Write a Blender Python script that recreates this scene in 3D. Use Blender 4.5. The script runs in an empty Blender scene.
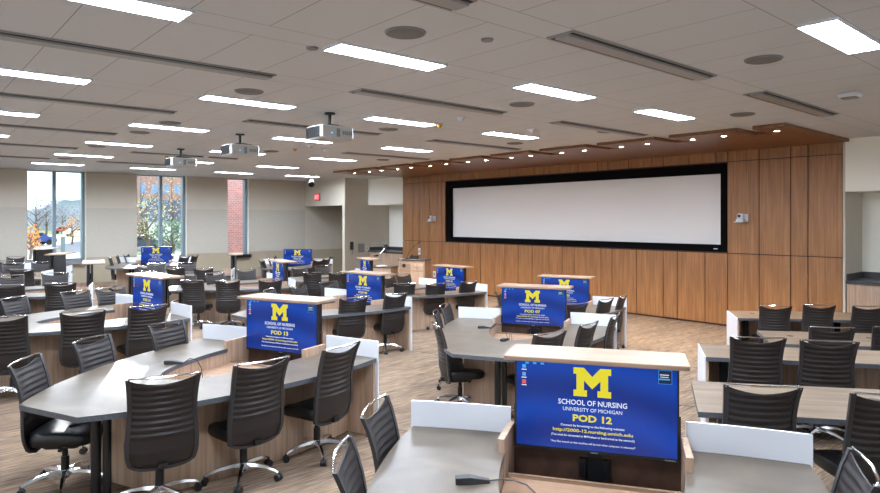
import bpy, math, random
from mathutils import Vector, Matrix
random.seed(7)
R = math.radians
PI = math.pi
SC = bpy.context.scene
COL = SC.collection

# ------------------------------------------------------------------ materials
def srgb(r, g, b):
    def f(c):
        c /= 255.0
        return c / 12.92 if c <= 0.04045 else ((c + 0.055) / 1.055) ** 2.4
    return (f(r), f(g), f(b), 1.0)

def new_mat(name):
    m = bpy.data.materials.new(name)
    m.use_nodes = True
    nt = m.node_tree
    b = nt.nodes['Principled BSDF']
    return m, nt, b

def plain(name, col, rough=0.6, metal=0.0, spec=0.5, noise=0.0, nscale=8.0):
    m, nt, b = new_mat(name)
    b.inputs['Roughness'].default_value = rough
    b.inputs['Metallic'].default_value = metal
    b.inputs['Specular IOR Level'].default_value = spec
    if noise > 0:
        tc = nt.nodes.new('ShaderNodeTexCoord')
        n = nt.nodes.new('ShaderNodeTexNoise'); n.inputs['Scale'].default_value = nscale
        n.inputs['Detail'].default_value = 4
        r = nt.nodes.new('ShaderNodeValToRGB')
        r.color_ramp.elements[0].position = 0.3; r.color_ramp.elements[1].position = 0.7
        r.color_ramp.elements[0].color = [c * (1 - noise) for c in col[:3]] + [1]
        r.color_ramp.elements[1].color = [min(1, c * (1 + noise)) for c in col[:3]] + [1]
        nt.links.new(tc.outputs['Object'], n.inputs['Vector'])
        nt.links.new(n.outputs['Fac'], r.inputs['Fac'])
        nt.links.new(r.outputs['Color'], b.inputs['Base Color'])
    else:
        b.inputs['Base Color'].default_value = col
    return m

def streaks(name, cols, scale, rough=0.5, detail=5, dist=0.6, coord='Object', rot=(0, 0, 0), pos=(0.25, 0.5, 0.75), spec=0.4):
    """noise stretched by a non-uniform mapping: wood grain, carpet lines, mottled laminate"""
    m, nt, b = new_mat(name)
    tc = nt.nodes.new('ShaderNodeTexCoord')
    mp = nt.nodes.new('ShaderNodeMapping')
    mp.inputs['Scale'].default_value = scale
    mp.inputs['Rotation'].default_value = rot
    n = nt.nodes.new('ShaderNodeTexNoise')
    n.inputs['Scale'].default_value = 1.0; n.inputs['Detail'].default_value = detail
    n.inputs['Distortion'].default_value = dist
    r = nt.nodes.new('ShaderNodeValToRGB')
    cr = r.color_ramp
    cr.elements[0].position = pos[0]; cr.elements[0].color = cols[0]
    cr.elements[1].position = pos[-1]; cr.elements[1].color = cols[-1]
    for p, c in zip(pos[1:-1], cols[1:-1]):
        e = cr.elements.new(p); e.color = c
    L = nt.links.new
    L(tc.outputs[coord], mp.inputs['Vector']); L(mp.outputs['Vector'], n.inputs['Vector'])
    L(n.outputs['Fac'], r.inputs['Fac']); L(r.outputs['Color'], b.inputs['Base Color'])
    b.inputs['Roughness'].default_value = rough
    b.inputs['Specular IOR Level'].default_value = spec
    return m

def emit(name, col, strength):
    m, nt, b = new_mat(name)
    b.inputs['Base Color'].default_value = (0, 0, 0, 1)
    b.inputs['Emission Color'].default_value = col
    b.inputs['Emission Strength'].default_value = strength
    b.inputs['Roughness'].default_value = 0.35
    return m

M = {}
M['worktop'] = streaks('worktop_laminate', [srgb(82, 71, 61), srgb(95, 84, 72), srgb(110, 97, 84)], (2.6, 2.6, 2.6), rough=0.34, detail=7, dist=0.9, spec=0.32, pos=(0.3, 0.5, 0.72))
M['desktop_row'] = streaks('row_laminate', [srgb(92, 77, 63), srgb(114, 97, 81), srgb(132, 114, 97)], (1.2, 9.0, 9.0), rough=0.42, detail=6, dist=0.8, spec=0.25, pos=(0.3, 0.5, 0.72))
M['edge'] = plain('worktop_edge', srgb(79, 83, 89), 0.45, noise=0.2, nscale=60)
M['ash'] = streaks('pale_ash_wood', [srgb(149, 122, 99), srgb(175, 147, 124), srgb(188, 163, 142)], (28, 28, 1.3), rough=0.5, detail=3)
M['ash_h'] = streaks('pale_ash_wood_flat', [srgb(130, 105, 85), srgb(147, 121, 100), srgb(157, 134, 114)], (1.4, 30, 30), rough=0.42, detail=3)
M['deck'] = streaks('ash_deck', [srgb(140, 108, 85), srgb(161, 129, 104), srgb(171, 143, 120)], (3, 26, 26), rough=0.4, detail=3, rot=(0, 0, 1.1))
M['ashdark'] = streaks('shaded_ash_wood', [srgb(116, 89, 70), srgb(141, 113, 92), srgb(159, 132, 110)], (22, 22, 1.2), rough=0.5, detail=3)
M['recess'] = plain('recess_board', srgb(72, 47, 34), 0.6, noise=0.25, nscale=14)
M['white'] = plain('white_laminate', srgb(215, 217, 223), 0.35)
M['black'] = plain('black_metal', srgb(19, 20, 23), 0.35)
M['blackp'] = plain('black_plastic', srgb(17, 17, 19), 0.5)
M['mesh'] = plain('mesh_fabric', srgb(34, 28, 27), 0.5, noise=0.12, nscale=90, spec=0.45)
M['frame'] = plain('chair_frame', srgb(43, 41, 43), 0.42)
M['seat'] = plain('seat_leather', srgb(15, 15, 16), 0.42, noise=0.1, nscale=30)
M['chrome'] = plain('chrome', srgb(225, 225, 228), 0.12, metal=1.0)
M['steel'] = plain('brushed_steel', srgb(170, 172, 176), 0.35, metal=0.9)
M['beige'] = plain('beige_paint', srgb(189, 180, 165), 0.85, noise=0.02, nscale=3)
M['beige_white'] = plain('pale_paint', srgb(240, 236, 225), 0.85)
M['fabric_wall'] = streaks('acoustic_panel', [srgb(170, 164, 152), srgb(177, 171, 159), srgb(184, 177, 166)], (30, 30, 30), rough=0.95, detail=2)
M['tan'] = plain('tan_paint', srgb(161, 149, 128), 0.85, noise=0.02, nscale=3)
M['base'] = plain('wood_baseboard', srgb(140, 84, 58), 0.5)
M['screen_white'] = plain('projection_fabric', srgb(222, 220, 220), 0.85)
M['screen_black'] = plain('screen_frame', srgb(7, 6, 7), 0.9, spec=0.1)
M['counter'] = plain('dark_counter', srgb(58, 57, 60), 0.35, noise=0.3, nscale=80)
M['grey'] = plain('grey_metal', srgb(127, 127, 129), 0.5)
M['vent'] = plain('vent_grey', srgb(150, 150, 151), 0.4)
M['ventdark'] = plain('vent_slot', srgb(38, 38, 40), 0.7)
M['speaker'] = plain('speaker_grille', srgb(114, 113, 112), 0.7, noise=0.15, nscale=200)
M['proj'] = plain('projector_case', srgb(181, 181, 179), 0.45)
M['blue_led'] = emit('blue_led', (0.1, 0.4, 1, 1), 3)
M['orange'] = plain('orange_cap', srgb(226, 150, 30), 0.4)
M['winframe'] = plain('window_frame_metal', srgb(120, 135, 146), 0.4, metal=0.3)
M['asphalt'] = plain('asphalt', srgb(128, 128, 134), 0.9, noise=0.1, nscale=2)
M['bark'] = plain('bark', srgb(110, 98, 92), 0.9)
M['brick'] = None
M['roof'] = plain('slate_roof', srgb(84, 92, 108), 0.8, noise=0.1, nscale=3)
M['diff'] = emit('light_diffuser', (0.86, 0.97, 1.12, 1), 80.0)
M['spot'] = emit('spot_lamp', (1.0, 0.80, 0.55, 1), 60.0)
M['exit'] = emit('exit_red', (1.0, 0.05, 0.06, 1), 0.9)
M['blue'] = None

def mat_brick(name, c1, c2, mortar, scale):
    m, nt, b = new_mat(name)
    tc = nt.nodes.new('ShaderNodeTexCoord'); mp = nt.nodes.new('ShaderNodeMapping')
    mp.inputs['Rotation'].default_value = (R(90), 0, 0)
    br = nt.nodes.new('ShaderNodeTexBrick')
    br.inputs['Color1'].default_value = c1; br.inputs['Color2'].default_value = c2
    br.inputs['Mortar'].default_value = mortar; br.inputs['Scale'].default_value = scale
    br.inputs['Mortar Size'].default_value = 0.02
    nt.links.new(tc.outputs['Object'], mp.inputs['Vector']); nt.links.new(mp.outputs['Vector'], br.inputs['Vector'])
    nt.links.new(br.outputs['Color'], b.inputs['Base Color'])
    b.inputs['Roughness'].default_value = 0.9
    return m
M['brick'] = mat_brick('red_brick', srgb(222, 150, 138), srgb(186, 134, 134), srgb(214, 200, 194), 3.2)
M['brick_far'] = mat_brick('far_brick', srgb(176, 120, 112), srgb(150, 112, 110), srgb(190, 176, 168), 1.0)

# carpet: fine lines running across the room with broader tone bands
def mat_carpet():
    m, nt, b = new_mat('striped_carpet')
    L = nt.links.new
    tc = nt.nodes.new('ShaderNodeTexCoord')
    def noise(sc, det, dist):
        mp = nt.nodes.new('ShaderNodeMapping'); mp.inputs['Scale'].default_value = sc
        n = nt.nodes.new('ShaderNodeTexNoise'); n.inputs['Scale'].default_value = 1; n.inputs['Detail'].default_value = det
        n.inputs['Distortion'].default_value = dist
        L(tc.outputs['Object'], mp.inputs['Vector']); L(mp.outputs['Vector'], n.inputs['Vector'])
        return n.outputs['Fac']
    fine = noise((4.5, 64, 1), 3, 0.05)
    broad = noise((0.6, 6.5, 1), 3, 0.08)
    r1 = nt.nodes.new('ShaderNodeValToRGB'); c = r1.color_ramp
    c.elements[0].position = 0.36; c.elements[0].color = srgb(102, 87, 72)
    c.elements[1].position = 0.64; c.elements[1].color = srgb(157, 134, 113)
    e = c.elements.new(0.5); e.color = srgb(132, 112, 94)
    r2 = nt.nodes.new('ShaderNodeValToRGB'); c = r2.color_ramp
    c.elements[0].position = 0.34; c.elements[0].color = (0.70, 0.70, 0.74, 1)
    c.elements[1].position = 0.62; c.elements[1].color = (1.05, 1.03, 1.0, 1)
    mx = nt.nodes.new('ShaderNodeMix'); mx.data_type = 'RGBA'; mx.blend_type = 'MULTIPLY'
    mx.inputs['Factor'].default_value = 1
    L(fine, r1.inputs['Fac']); L(broad, r2.inputs['Fac'])
    L(r1.outputs['Color'], mx.inputs['A']); L(r2.outputs['Color'], mx.inputs['B'])
    L(mx.outputs['Result'], b.inputs['Base Color'])
    b.inputs['Roughness'].default_value = 0.95; b.inputs['Specular IOR Level'].default_value = 0.15
    return m
M['carpet'] = mat_carpet()

# ceiling: long tiles with fixture strips between them
PU = 1.1333
def mat_ceiling():
    m, nt, b = new_mat('ceiling_tiles')
    L = nt.links.new
    tc = nt.nodes.new('ShaderNodeTexCoord'); sep = nt.nodes.new('ShaderNodeSeparateXYZ')
    L(tc.outputs['Object'], sep.inputs['Vector'])
    def math_(op, a, bb=None):
        n = nt.nodes.new('ShaderNodeMath'); n.operation = op
        for i, v in enumerate((a, bb)):
            if v is None: continue
            if isinstance(v, (int, float)): n.inputs[i].default_value = v
            else: L(v, n.inputs[i])
        return n.outputs[0]
    def line(co, period, off, half):
        t = math_('ADD', co, 100 * period - off)
        t = math_('MODULO', t, period)
        t = math_('SUBTRACT', t, period / 2)
        t = math_('ABSOLUTE', t)
        return math_('GREATER_THAN', t, period / 2 - half)
    X, Y = sep.outputs[0], sep.outputs[1]
    P_ = 2.765 * PU; LY = 1.67 * PU; HS = 0.145 * PU
    lx = line(X, 0.563 * PU, 2.66 * PU, 0.0035)
    offs = [LY - HS, LY + HS, LY + P_ / 2 - HS, LY + P_ / 2 + HS]
    ys = None
    for o in offs:
        l = line(Y, P_, o, 0.0035)
        ys = l if ys is None else math_('MAXIMUM', ys, l)
    # joints across do not cut through the strips
    t = math_('ADD', Y, 100 * P_ - LY + P_ / 4)
    t = math_('MODULO', t, P_ / 2); t = math_('SUBTRACT', t, P_ / 4); t = math_('ABSOLUTE', t)
    outside = math_('GREATER_THAN', t, HS)
    lx = math_('MULTIPLY', lx, outside)
    al = math_('MAXIMUM', lx, ys)
    n = nt.nodes.new('ShaderNodeTexNoise'); n.inputs['Scale'].default_value = 1.1
    L(tc.outputs['Object'], n.inputs['Vector'])
    mx = nt.nodes.new('ShaderNodeMix'); mx.data_type = 'RGBA'
    mx.inputs['A'].default_value = srgb(204, 207, 211); mx.inputs['B'].default_value = srgb(209, 212, 216)
    L(n.outputs['Fac'], mx.inputs['Factor'])
    m2 = nt.nodes.new('ShaderNodeMix'); m2.data_type = 'RGBA'; m2.inputs['B'].default_value = srgb(138, 138, 139)
    L(al, m2.inputs['Factor']); L(mx.outputs['Result'], m2.inputs['A'])
    L(m2.outputs['Result'], b.inputs['Base Color'])
    b.inputs['Roughness'].default_value = 0.95; b.inputs['Specular IOR Level'].default_value = 0.1
    return m
M['ceiling'] = mat_ceiling()

def mat_wood_wall():
    m, nt, b = new_mat('walnut_veneer')
    L = nt.links.new
    tc = nt.nodes.new('ShaderNodeTexCoord')
    mp = nt.nodes.new('ShaderNodeMapping'); mp.inputs['Scale'].default_value = (20, 34, 0.8)
    n = nt.nodes.new('ShaderNodeTexNoise'); n.inputs['Scale'].default_value = 1; n.inputs['Detail'].default_value = 4; n.inputs['Distortion'].default_value = 0.4
    L(tc.outputs['Object'], mp.inputs['Vector']); L(mp.outputs['Vector'], n.inputs['Vector'])
    r = nt.nodes.new('ShaderNodeValToRGB'); c = r.color_ramp
    c.elements[0].position = 0.3; c.elements[0].color = srgb(132, 87, 50)
    c.elements[1].position = 0.72; c.elements[1].color = srgb(166, 117, 72)
    L(n.outputs['Fac'], r.inputs['Fac'])
    mp2 = nt.nodes.new('ShaderNodeMapping'); mp2.inputs['Scale'].default_value = (1, 9, 1.6)
    n2 = nt.nodes.new('ShaderNodeTexNoise'); n2.inputs['Scale'].default_value = 1; n2.inputs['Detail'].default_value = 2
    L(tc.outputs['Object'], mp2.inputs['Vector']); L(mp2.outputs['Vector'], n2.inputs['Vector'])
    r2 = nt.nodes.new('ShaderNodeValToRGB'); c = r2.color_ramp
    c.elements[0].position = 0.35; c.elements[0].color = (0.86, 0.86, 0.86, 1)
    c.elements[1].position = 0.65; c.elements[1].color = (1.06, 1.05, 1.04, 1)
    L(n2.outputs['Fac'], r2.inputs['Fac'])
    mx = nt.nodes.new('ShaderNodeMix'); mx.data_type = 'RGBA'; mx.blend_type = 'MULTIPLY'; mx.inputs['Factor'].default_value = 1
    L(r.outputs['Color'], mx.inputs['A']); L(r2.outputs['Color'], mx.inputs['B'])
    L(mx.outputs['Result'], b.inputs['Base Color'])
    b.inputs['Roughness'].default_value = 0.42; b.inputs['Specular IOR Level'].default_value = 0.4
    return m
M['walnut'] = mat_wood_wall()
M['seam'] = plain('panel_gap', srgb(58, 34, 24), 0.8)
M['canopy'] = streaks('canopy_veneer', [srgb(103, 66, 43), srgb(124, 83, 54), srgb(140, 98, 68)], (3, 26, 26), rough=0.35, detail=4)

def mat_glass():
    m = bpy.data.materials.new('window_glass'); m.use_nodes = True
    nt = m.node_tree; nt.nodes.clear()
    o = nt.nodes.new('ShaderNodeOutputMaterial'); t = nt.nodes.new('ShaderNodeBsdfTransparent')
    g = nt.nodes.new('ShaderNodeBsdfGlossy'); g.inputs['Roughness'].default_value = 0.02
    fr = nt.nodes.new('ShaderNodeFresnel'); fr.inputs['IOR'].default_value = 1.25
    mx = nt.nodes.new('ShaderNodeMixShader')
    t.inputs['Color'].default_value = (0.93, 0.96, 0.97, 1)
    nt.links.new(fr.outputs[0], mx.inputs[0]); nt.links.new(t.outputs[0], mx.inputs[1]); nt.links.new(g.outputs[0], mx.inputs[2])
    nt.links.new(mx.outputs[0], o.inputs['Surface'])
    return m
M['glass'] = mat_glass()

def mat_screen():
    m, nt, b = new_mat('screen_picture')
    L = nt.links.new
    tc = nt.nodes.new('ShaderNodeTexCoord'); n = nt.nodes.new('ShaderNodeTexWave')
    mp = nt.nodes.new('ShaderNodeMapping'); mp.inputs['Scale'].default_value = (1.0, 1, 1.6)
    mp.inputs['Location'].default_value = (0.2, 0, -0.4)
    n.wave_type = 'RINGS'; n.rings_direction = 'SPHERICAL'; n.inputs['Scale'].default_value = 0.7; n.inputs['Distortion'].default_value = 1.2
    r = nt.nodes.new('ShaderNodeValToRGB'); c = r.color_ramp
    c.elements[0].color = srgb(0, 44, 138); c.elements[1].color = srgb(0, 66, 176)
    L(tc.outputs['Object'], mp.inputs['Vector']); L(mp.outputs['Vector'], n.inputs['Vector'])
    L(n.outputs['Fac'], r.inputs['Fac']); L(r.outputs['Color'], b.inputs['Emission Color'])
    b.inputs['Base Color'].default_value = (0.002, 0.004, 0.012, 1)
    b.inputs['Emission Strength'].default_value = 0.60
    b.inputs['Roughness'].default_value = 0.22; b.inputs['Specular IOR Level'].default_value = 0.45
    return m
M['picture'] = mat_screen()
M['maize'] = emit('maize_pixels', srgb(226, 214, 40), 0.68)
M['whitepx'] = emit('white_pixels', srgb(225, 235, 250), 0.68)
M['cyanpx'] = emit('cyan_pixels', srgb(70, 170, 235), 0.68)
M['darkpx'] = emit('dark_pixels', srgb(8, 22, 60), 0.68)
M['redpx'] = emit('red_pixels', srgb(220, 90, 90), 0.68)

# ------------------------------------------------------------------ mesh helpers
# The room shell and its fittings are drawn in plan units of PU metres, heights above the
# front floor, which lies FRONT metres below the upper tier (z = 0).
PU = 1.1333; FRONT = -0.28; MIDDLE = -0.14
UNIT = [1.0]
def pl(x, y, z=0.0): return (x * PU, y * PU, z * PU + FRONT)
class MB:
    def __init__(s): s.v = []; s.f = []; s.mi = []; s.mats = []
    def mat(s, m):
        if m not in s.mats: s.mats.append(m)
        return s.mats.index(m)
    def add(s, vs, fs, m=None):
        o = len(s.v); s.v += [tuple(v) for v in vs]; s.f += [tuple(o + i for i in f) for f in fs]
        k = s.mat(m) if m else 0
        s.mi += [k] * len(fs); return s
    def box(s, x0, x1, y0, y1, z0, z1, m=None, mx=None):
        vs = [Vector((x, y, z)) for x in (x0, x1) for y in (y0, y1) for z in (z0, z1)]
        if mx is not None: vs = [mx @ v for v in vs]
        return s.add(vs, [(0, 1, 3, 2), (4, 6, 7, 5), (0, 4, 5, 1), (2, 3, 7, 6), (0, 2, 6, 4), (1, 5, 7, 3)], m)
    def bbox(s, x0, x1, y0, y1, z0, z1, r=0.01, m=None, mx=None):
        """box with chamfered vertical edges and a chamfered top"""
        pl = [(x0 + r, y0), (x1 - r, y0), (x1, y0 + r), (x1, y1 - r), (x1 - r, y1), (x0 + r, y1), (x0, y1 - r), (x0, y0 + r)]
        cx, cy = (x0 + x1) / 2, (y0 + y1) / 2
        def inset(k): return [(x + (k if x < cx else -k), y + (k if y < cy else -k)) for x, y in pl]
        lay = [(inset(r * .6), z0), (pl, z0 + r * .6), (pl, z1 - r * .6), (inset(r * .6), z1)]
        vs = [Vector((x, y, z)) for p, z in lay for x, y in p]
        if mx is not None: vs = [mx @ v for v in vs]
        fs = [tuple(range(7, -1, -1)), tuple(range(24, 32))]
        for k in range(3):
            for i in range(8):
                j = (i + 1) % 8
                fs.append((k * 8 + i, k * 8 + j, k * 8 + 8 + j, k * 8 + 8 + i))
        return s.add(vs, fs, m)
    def prism(s, poly, z0, z1, m=None):
        n = len(poly)
        vs = [(x, y, z0) for x, y in poly] + [(x, y, z1) for x, y in poly]
        fs = [tuple(range(n - 1, -1, -1)), tuple(range(n, 2 * n))] + [(i, (i + 1) % n, n + (i + 1) % n, n + i) for i in range(n)]
        return s.add(vs, fs, m)
    def cyl(s, p0, p1, r0, r1=None, n=12, m=None, caps=True):
        r1 = r0 if r1 is None else r1
        p0, p1 = Vector(p0), Vector(p1); d = (p1 - p0).normalized()
        u = d.orthogonal().normalized(); w = d.cross(u)
        vs = [p0 + (u * math.cos(a) + w * math.sin(a)) * r0 for a in [2 * PI * i / n for i in range(n)]]
        vs += [p1 + (u * math.cos(a) + w * math.sin(a)) * r1 for a in [2 * PI * i / n for i in range(n)]]
        fs = [(i, (i + 1) % n, n + (i + 1) % n, n + i) for i in range(n)]
        if caps: fs += [tuple(range(n - 1, -1, -1)), tuple(range(n, 2 * n))]
        return s.add(vs, fs, m)
    def tube(s, pts, r, n=8, m=None):
        pts = [Vector(p) for p in pts]; rs = r if isinstance(r, (list, tuple)) else [r] * len(pts)
        vs = []; u = None
        for i, p in enumerate(pts):
            d = (pts[min(i + 1, len(pts) - 1)] - pts[max(i - 1, 0)]).normalized()
            u = d.orthogonal().normalized() if u is None else (u - d * u.dot(d)).normalized()
            w = d.cross(u)
            vs += [p + (u * math.cos(a) + w * math.sin(a)) * rs[i] for a in [2 * PI * k / n for k in range(n)]]
        fs = []
        for i in range(len(pts) - 1):
            for k in range(n):
                j = (k + 1) % n; fs.append((i * n + k, i * n + j, (i + 1) * n + j, (i + 1) * n + k))
        fs += [tuple(range(n - 1, -1, -1)), tuple(range((len(pts) - 1) * n, len(pts) * n))]
        return s.add(vs, fs, m)
    def grid(s, rows, m=None, closed=False):
        """rows of points -> quads"""
        n = len(rows[0]); vs = [p for r in rows for p in r]; fs = []
        for i in range(len(rows) - 1):
            for k in range(n if closed else n - 1):
                j = (k + 1) % n
                fs.append((i * n + k, i * n + j, (i + 1) * n + j, (i + 1) * n + k))
        return s.add(vs, fs, m)
    def mesh(s, name, m=None, smooth=False):
        k = UNIT[0]
        me = bpy.data.meshes.new(name); me.from_pydata([(x * k, y * k, z * k) for x, y, z in s.v] if k != 1 else s.v, [], s.f); me.update()
        if s.mats:
            for k in s.mats: me.materials.append(k)
            me.polygons.foreach_set('material_index', s.mi)
        elif m: me.materials.append(m)
        if smooth:
            me.polygons.foreach_set('use_smooth', [True] * len(me.polygons))
        import bmesh
        b = bmesh.new(); b.from_mesh(me); bmesh.ops.recalc_face_normals(b, faces=b.faces); b.to_mesh(me); b.free()
        if smooth:
            try: me.set_sharp_from_angle(angle=R(40))
            except Exception: pass
        return me
    def build(s, name, m=None, parent=None, smooth=False):
        o = bpy.data.objects.new(name, s.mesh(name, m, smooth)); COL.objects.link(o)
        if parent: o.parent = parent
        return o

def empty(name, loc=(0, 0, 0), rz=0):
    o = bpy.data.objects.new(name, None); COL.objects.link(o); o.location = loc; o.rotation_euler = (0, 0, rz)
    o.empty_display_size = 0.1
    return o
def tag(o, label=None, cat=None, group=None, kind=None):
    if label: o['label'] = label
    if cat: o['category'] = cat
    if group: o['group'] = group
    if kind: o['kind'] = kind
    return o
KIDS = {}
def struct(name, mb, m=None, smooth=False, parent=None):
    o = mb.build(name, m, parent, smooth)
    if parent is None and UNIT[0] != 1: o.location.z = FRONT
    if parent is None: o['kind'] = 'structure'
    return o
def part(name, mb, m, parent, smooth=False):
    o = mb.build(name, m, parent, smooth)
    KIDS.setdefault(parent.name, []).append(o)
    return o
def copy_tree(o, parent=None):
    c = o.copy(); COL.objects.link(c); c.parent = parent
    for ch in KIDS.get(o.name, []):
        k = copy_tree(ch, c)
        KIDS.setdefault(c.name, []).append(k)
    return c

# ------------------------------------------------------------------ camera
H = 2.10; FPX = 640.2
cam_d = bpy.data.cameras.new('camera'); cam = bpy.data.objects.new('camera', cam_d); COL.objects.link(cam)
cam.location = (0, 0, H); cam.rotation_euler = (R(90), 0, -R(40.95))
cam_d.sensor_width = 36; cam_d.lens = 36 * FPX / 880; cam_d.shift_y = -26.8 / 880
cam_d.clip_start = 0.05; cam_d.clip_end = 600
SC.camera = cam

# ------------------------------------------------------------------ room shell
CZ = 3.497; WX = 12.52; BY = 20.9; LX = -3.2; RY = -4.2; NX = 13.42
UNIT[0] = PU
b = MB(); b.box(LX - .3, NX + .3, RY - .3, BY + .4, -0.12, 0.0); struct('floor', b, M['carpet'])
b = MB(); b.box(LX - .3, NX + .3, RY - .3, BY + .4, CZ, CZ + 0.12); struct('ceiling', b, M['ceiling'])
UNIT[0] = 1.0
X0, YB, YR = LX * PU + .001, BY * PU - .025, RY * PU + .001
edge_a = [(8.4, YB), (8.4, 19.9), (7.0, 19.35), (4.6, 19.1), (4.2, 18.2), (3.9, 15.0), (3.65, 12.0), (3.3, 9.2), (3.3, 7.4), (3.75, 5.4), (4.25, 4.3), (6.6, 3.95), (8.6, 1.1), (8.6, YR)]
edge_b = [(14.0, 20.3), (13.4, 17.6), (8.7, 17.5), (7.65, 19.2), (7.5, 17.0), (7.35, 14.0), (7.05, 11.0), (6.8, 8.7), (7.0, 7.6), (7.95, 5.5), (9.0, 5.15), (10.6, 3.1), (11.5, 1.4), (11.5, YR)]
b = MB(); b.prism([(X0, YR), (X0, YB)] + edge_a, FRONT + .001, 0.0, M['carpet']); struct('floor_upper_tier', b)
b = MB(); b.prism([(X0, YR), (X0, YB), (13.0, YB), (13.0, 20.4)] + edge_b[1:], FRONT + .0005, MIDDLE, M['carpet']); struct('floor_middle_tier', b)
def nosing(name, edge, z):
    b = MB(); b.tube([(x + .004, y, z - .006) for x, y in edge], .009, 6); struct(name, b, M['ventdark'])
nosing('trim_1', edge_a[1:-1], 0.0); nosing('trim_2', edge_b[1:-1], MIDDLE)
UNIT[0] = PU

# back wall with three tall windows
WIN = [(2.98, 4.45, 3.67), (5.84, 7.35, 6.60), (8.70, 9.45, None)]
WZ0, WZ1 = 0.92, CZ
edges = [LX] + [e for w in WIN for e in w[:2]] + [11.6]
b = MB()
def wall_zone(b, x0, x1, z0, z1):
    for za, zb, m, y in ((0, 1.0, M['tan'], 0), (1.0, 2.445, M['fabric_wall'], -0.02), (2.445, CZ, M['beige'], 0)):
        a, c = max(za, z0), min(zb, z1)
        if c > a: b.box(x0, x1, BY + y, BY + 0.36, a, c, m)
for i in range(0, len(edges), 2): wall_zone(b, edges[i], edges[i + 1], 0, CZ)
for w in WIN: wall_zone(b, w[0], w[1], 0, WZ0)
wall_back = struct('wall_back', b)
b = MB(); b.box(11.6, NX + 0.3, BY, BY + 0.36, 0, CZ, M['beige']); b.box(11.6, NX + 0.3, BY - .005, BY, 0, 1.0, M['tan']); struct('wall_corridor', b)
for i, (x0, x1, mid) in enumerate(WIN):
    f = MB()
    y0, y1 = BY + 0.2, BY + 0.28
    f.box(x0, x0 + .04, y0, y1, WZ0, WZ1); f.box(x1 - .10, x1 - .02, y0 - .1, y1, WZ0, WZ1)
    f.box(x0, x1, y0, y1, WZ1 - .03, WZ1); f.box(x0, x1, y0 - .05, y1, WZ0, WZ0 + .06)
    if mid: f.box(mid - .045, mid + .045, y0 - .04, y1, WZ0, WZ1)
    wo = struct('window_%d' % (i + 1), f, M['winframe'])
    g = MB(); g.box(x0 + .03, x1 - .03, BY + .235, BY + .245, WZ0 + .05, WZ1 - .02); part('glass_pane', g, M['glass'], wo)
    s_ = MB(); s_.box(x0 - .02 if mid else x0 + .15, x1 + .04, BY - .12, BY + .2, WZ0 - .1, WZ0); part('window_sill', s_, M['grey'] if mid else M['black'], wo)
    rv = MB(); rv.box(x1 - .02, x1, BY, BY + .2, WZ0, WZ1); part('window_reveal', rv, M['beige_white'], wo)
b = MB(); b.box(LX, 11.6, BY - .015, BY, 0, 0.13); struct('baseboard_back', b, M['base'])

# left wall and rear wall, out of frame; window openings added for daylight fill
def open_wall(name, along, pos, spans, a0, a1, th):
    b = MB(); prev = a0
    def bx(u0, u1, z0, z1):
        if along == 'y': b.box(min(pos, pos + th), max(pos, pos + th), u0, u1, z0, z1)
        else: b.box(u0, u1, min(pos, pos + th), max(pos, pos + th), z0, z1)
    for s0, s1 in spans:
        bx(prev, s0, 0, CZ); bx(s0, s1, 0, 0.85); bx(s0, s1, 3.3, CZ); prev = s1
    bx(prev, a1, 0, CZ)
    return struct(name, b, M['beige'])
LSP = [(-2.6, 0.6), (1.8, 5.0), (6.2, 9.4), (10.6, 13.8), (15.0, 18.2)]
open_wall('wall_left', 'y', LX, LSP, RY, BY, -0.3)
RSP = [(-1.5, 2.0), (3.6, 7.1), (8.7, 12.2)]
open_wall('wall_rear', 'x', RY, RSP, LX, NX + .3, -0.3)
k = 4
for s0, s1 in LSP:
    f = MB(); 
    for u in (s0 + .03, (s0 + s1) / 2, s1 - .03): f.box(LX - .2, LX - .12, u - .03, u + .03, .85, 3.3)
    for z in (.88, 3.27): f.box(LX - .2, LX - .12, s0, s1, z - .03, z + .03)
    wo = struct('window_%d' % k, f, M['winframe']); k += 1  # frame round an added, unseen daylight opening
for s0, s1 in RSP:
    f = MB()
    for u in (s0 + .03, (s0 + s1) / 2, s1 - .03): f.box(u - .03, u + .03, RY - .2, RY - .12, .85, 3.3)
    for z in (.88, 3.27): f.box(s0, s1, RY - .2, RY - .12, z - .03, z + .03)
    wo = struct('window_%d' % k, f, M['winframe']); k += 1  # rear openings are likewise added to let daylight in

# screen wall: walnut panels round a recessed wide screen
Y0, Y1 = 3.80, 16.25; SY0, SY1, SZ0, SZ1 = 5.80, 14.20, 1.46, 3.22
b = MB()
def panels(b, ys, z0, z1):
    ys = sorted(ys)
    for a, c in zip(ys[:-1], ys[1:]):
        b.box(WX, WX + .03, a + .009, c - .009, z0 + .008, z1 - .008, M['walnut'])
low = [15.72, 15.42, 14.92, 14.34, 13.63, 13.21, 12.71, 12.15, 11.78, 11.31, 10.83, 10.28, 9.87, 9.51, 8.75, 8.45, 7.82, 7.18, 6.86, 6.26, 5.80, 5.2, 4.64, 4.35]
top = [15.72, 15.42, 14.92, 14.34, 14.07, 13.53, 12.99, 12.71, 12.17, 11.62, 11.35, 10.78, 10.25, 9.95, 9.41, 8.84, 8.56, 8.02, 7.45, 7.17, 6.62, 6.03, 5.80, 5.2, 4.64, 4.35]
panels(b, low + [Y0, Y1], 0.03, 1.44)
panels(b, top + [Y0, Y1], 3.24, CZ - .04)
panels(b, [15.72, 15.42, 14.92, 14.34, SY1, Y1], 1.44, 3.24)
panels(b, [Y0, 4.35, 4.64, 5.2, SY0], 1.44, 3.24)
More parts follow.
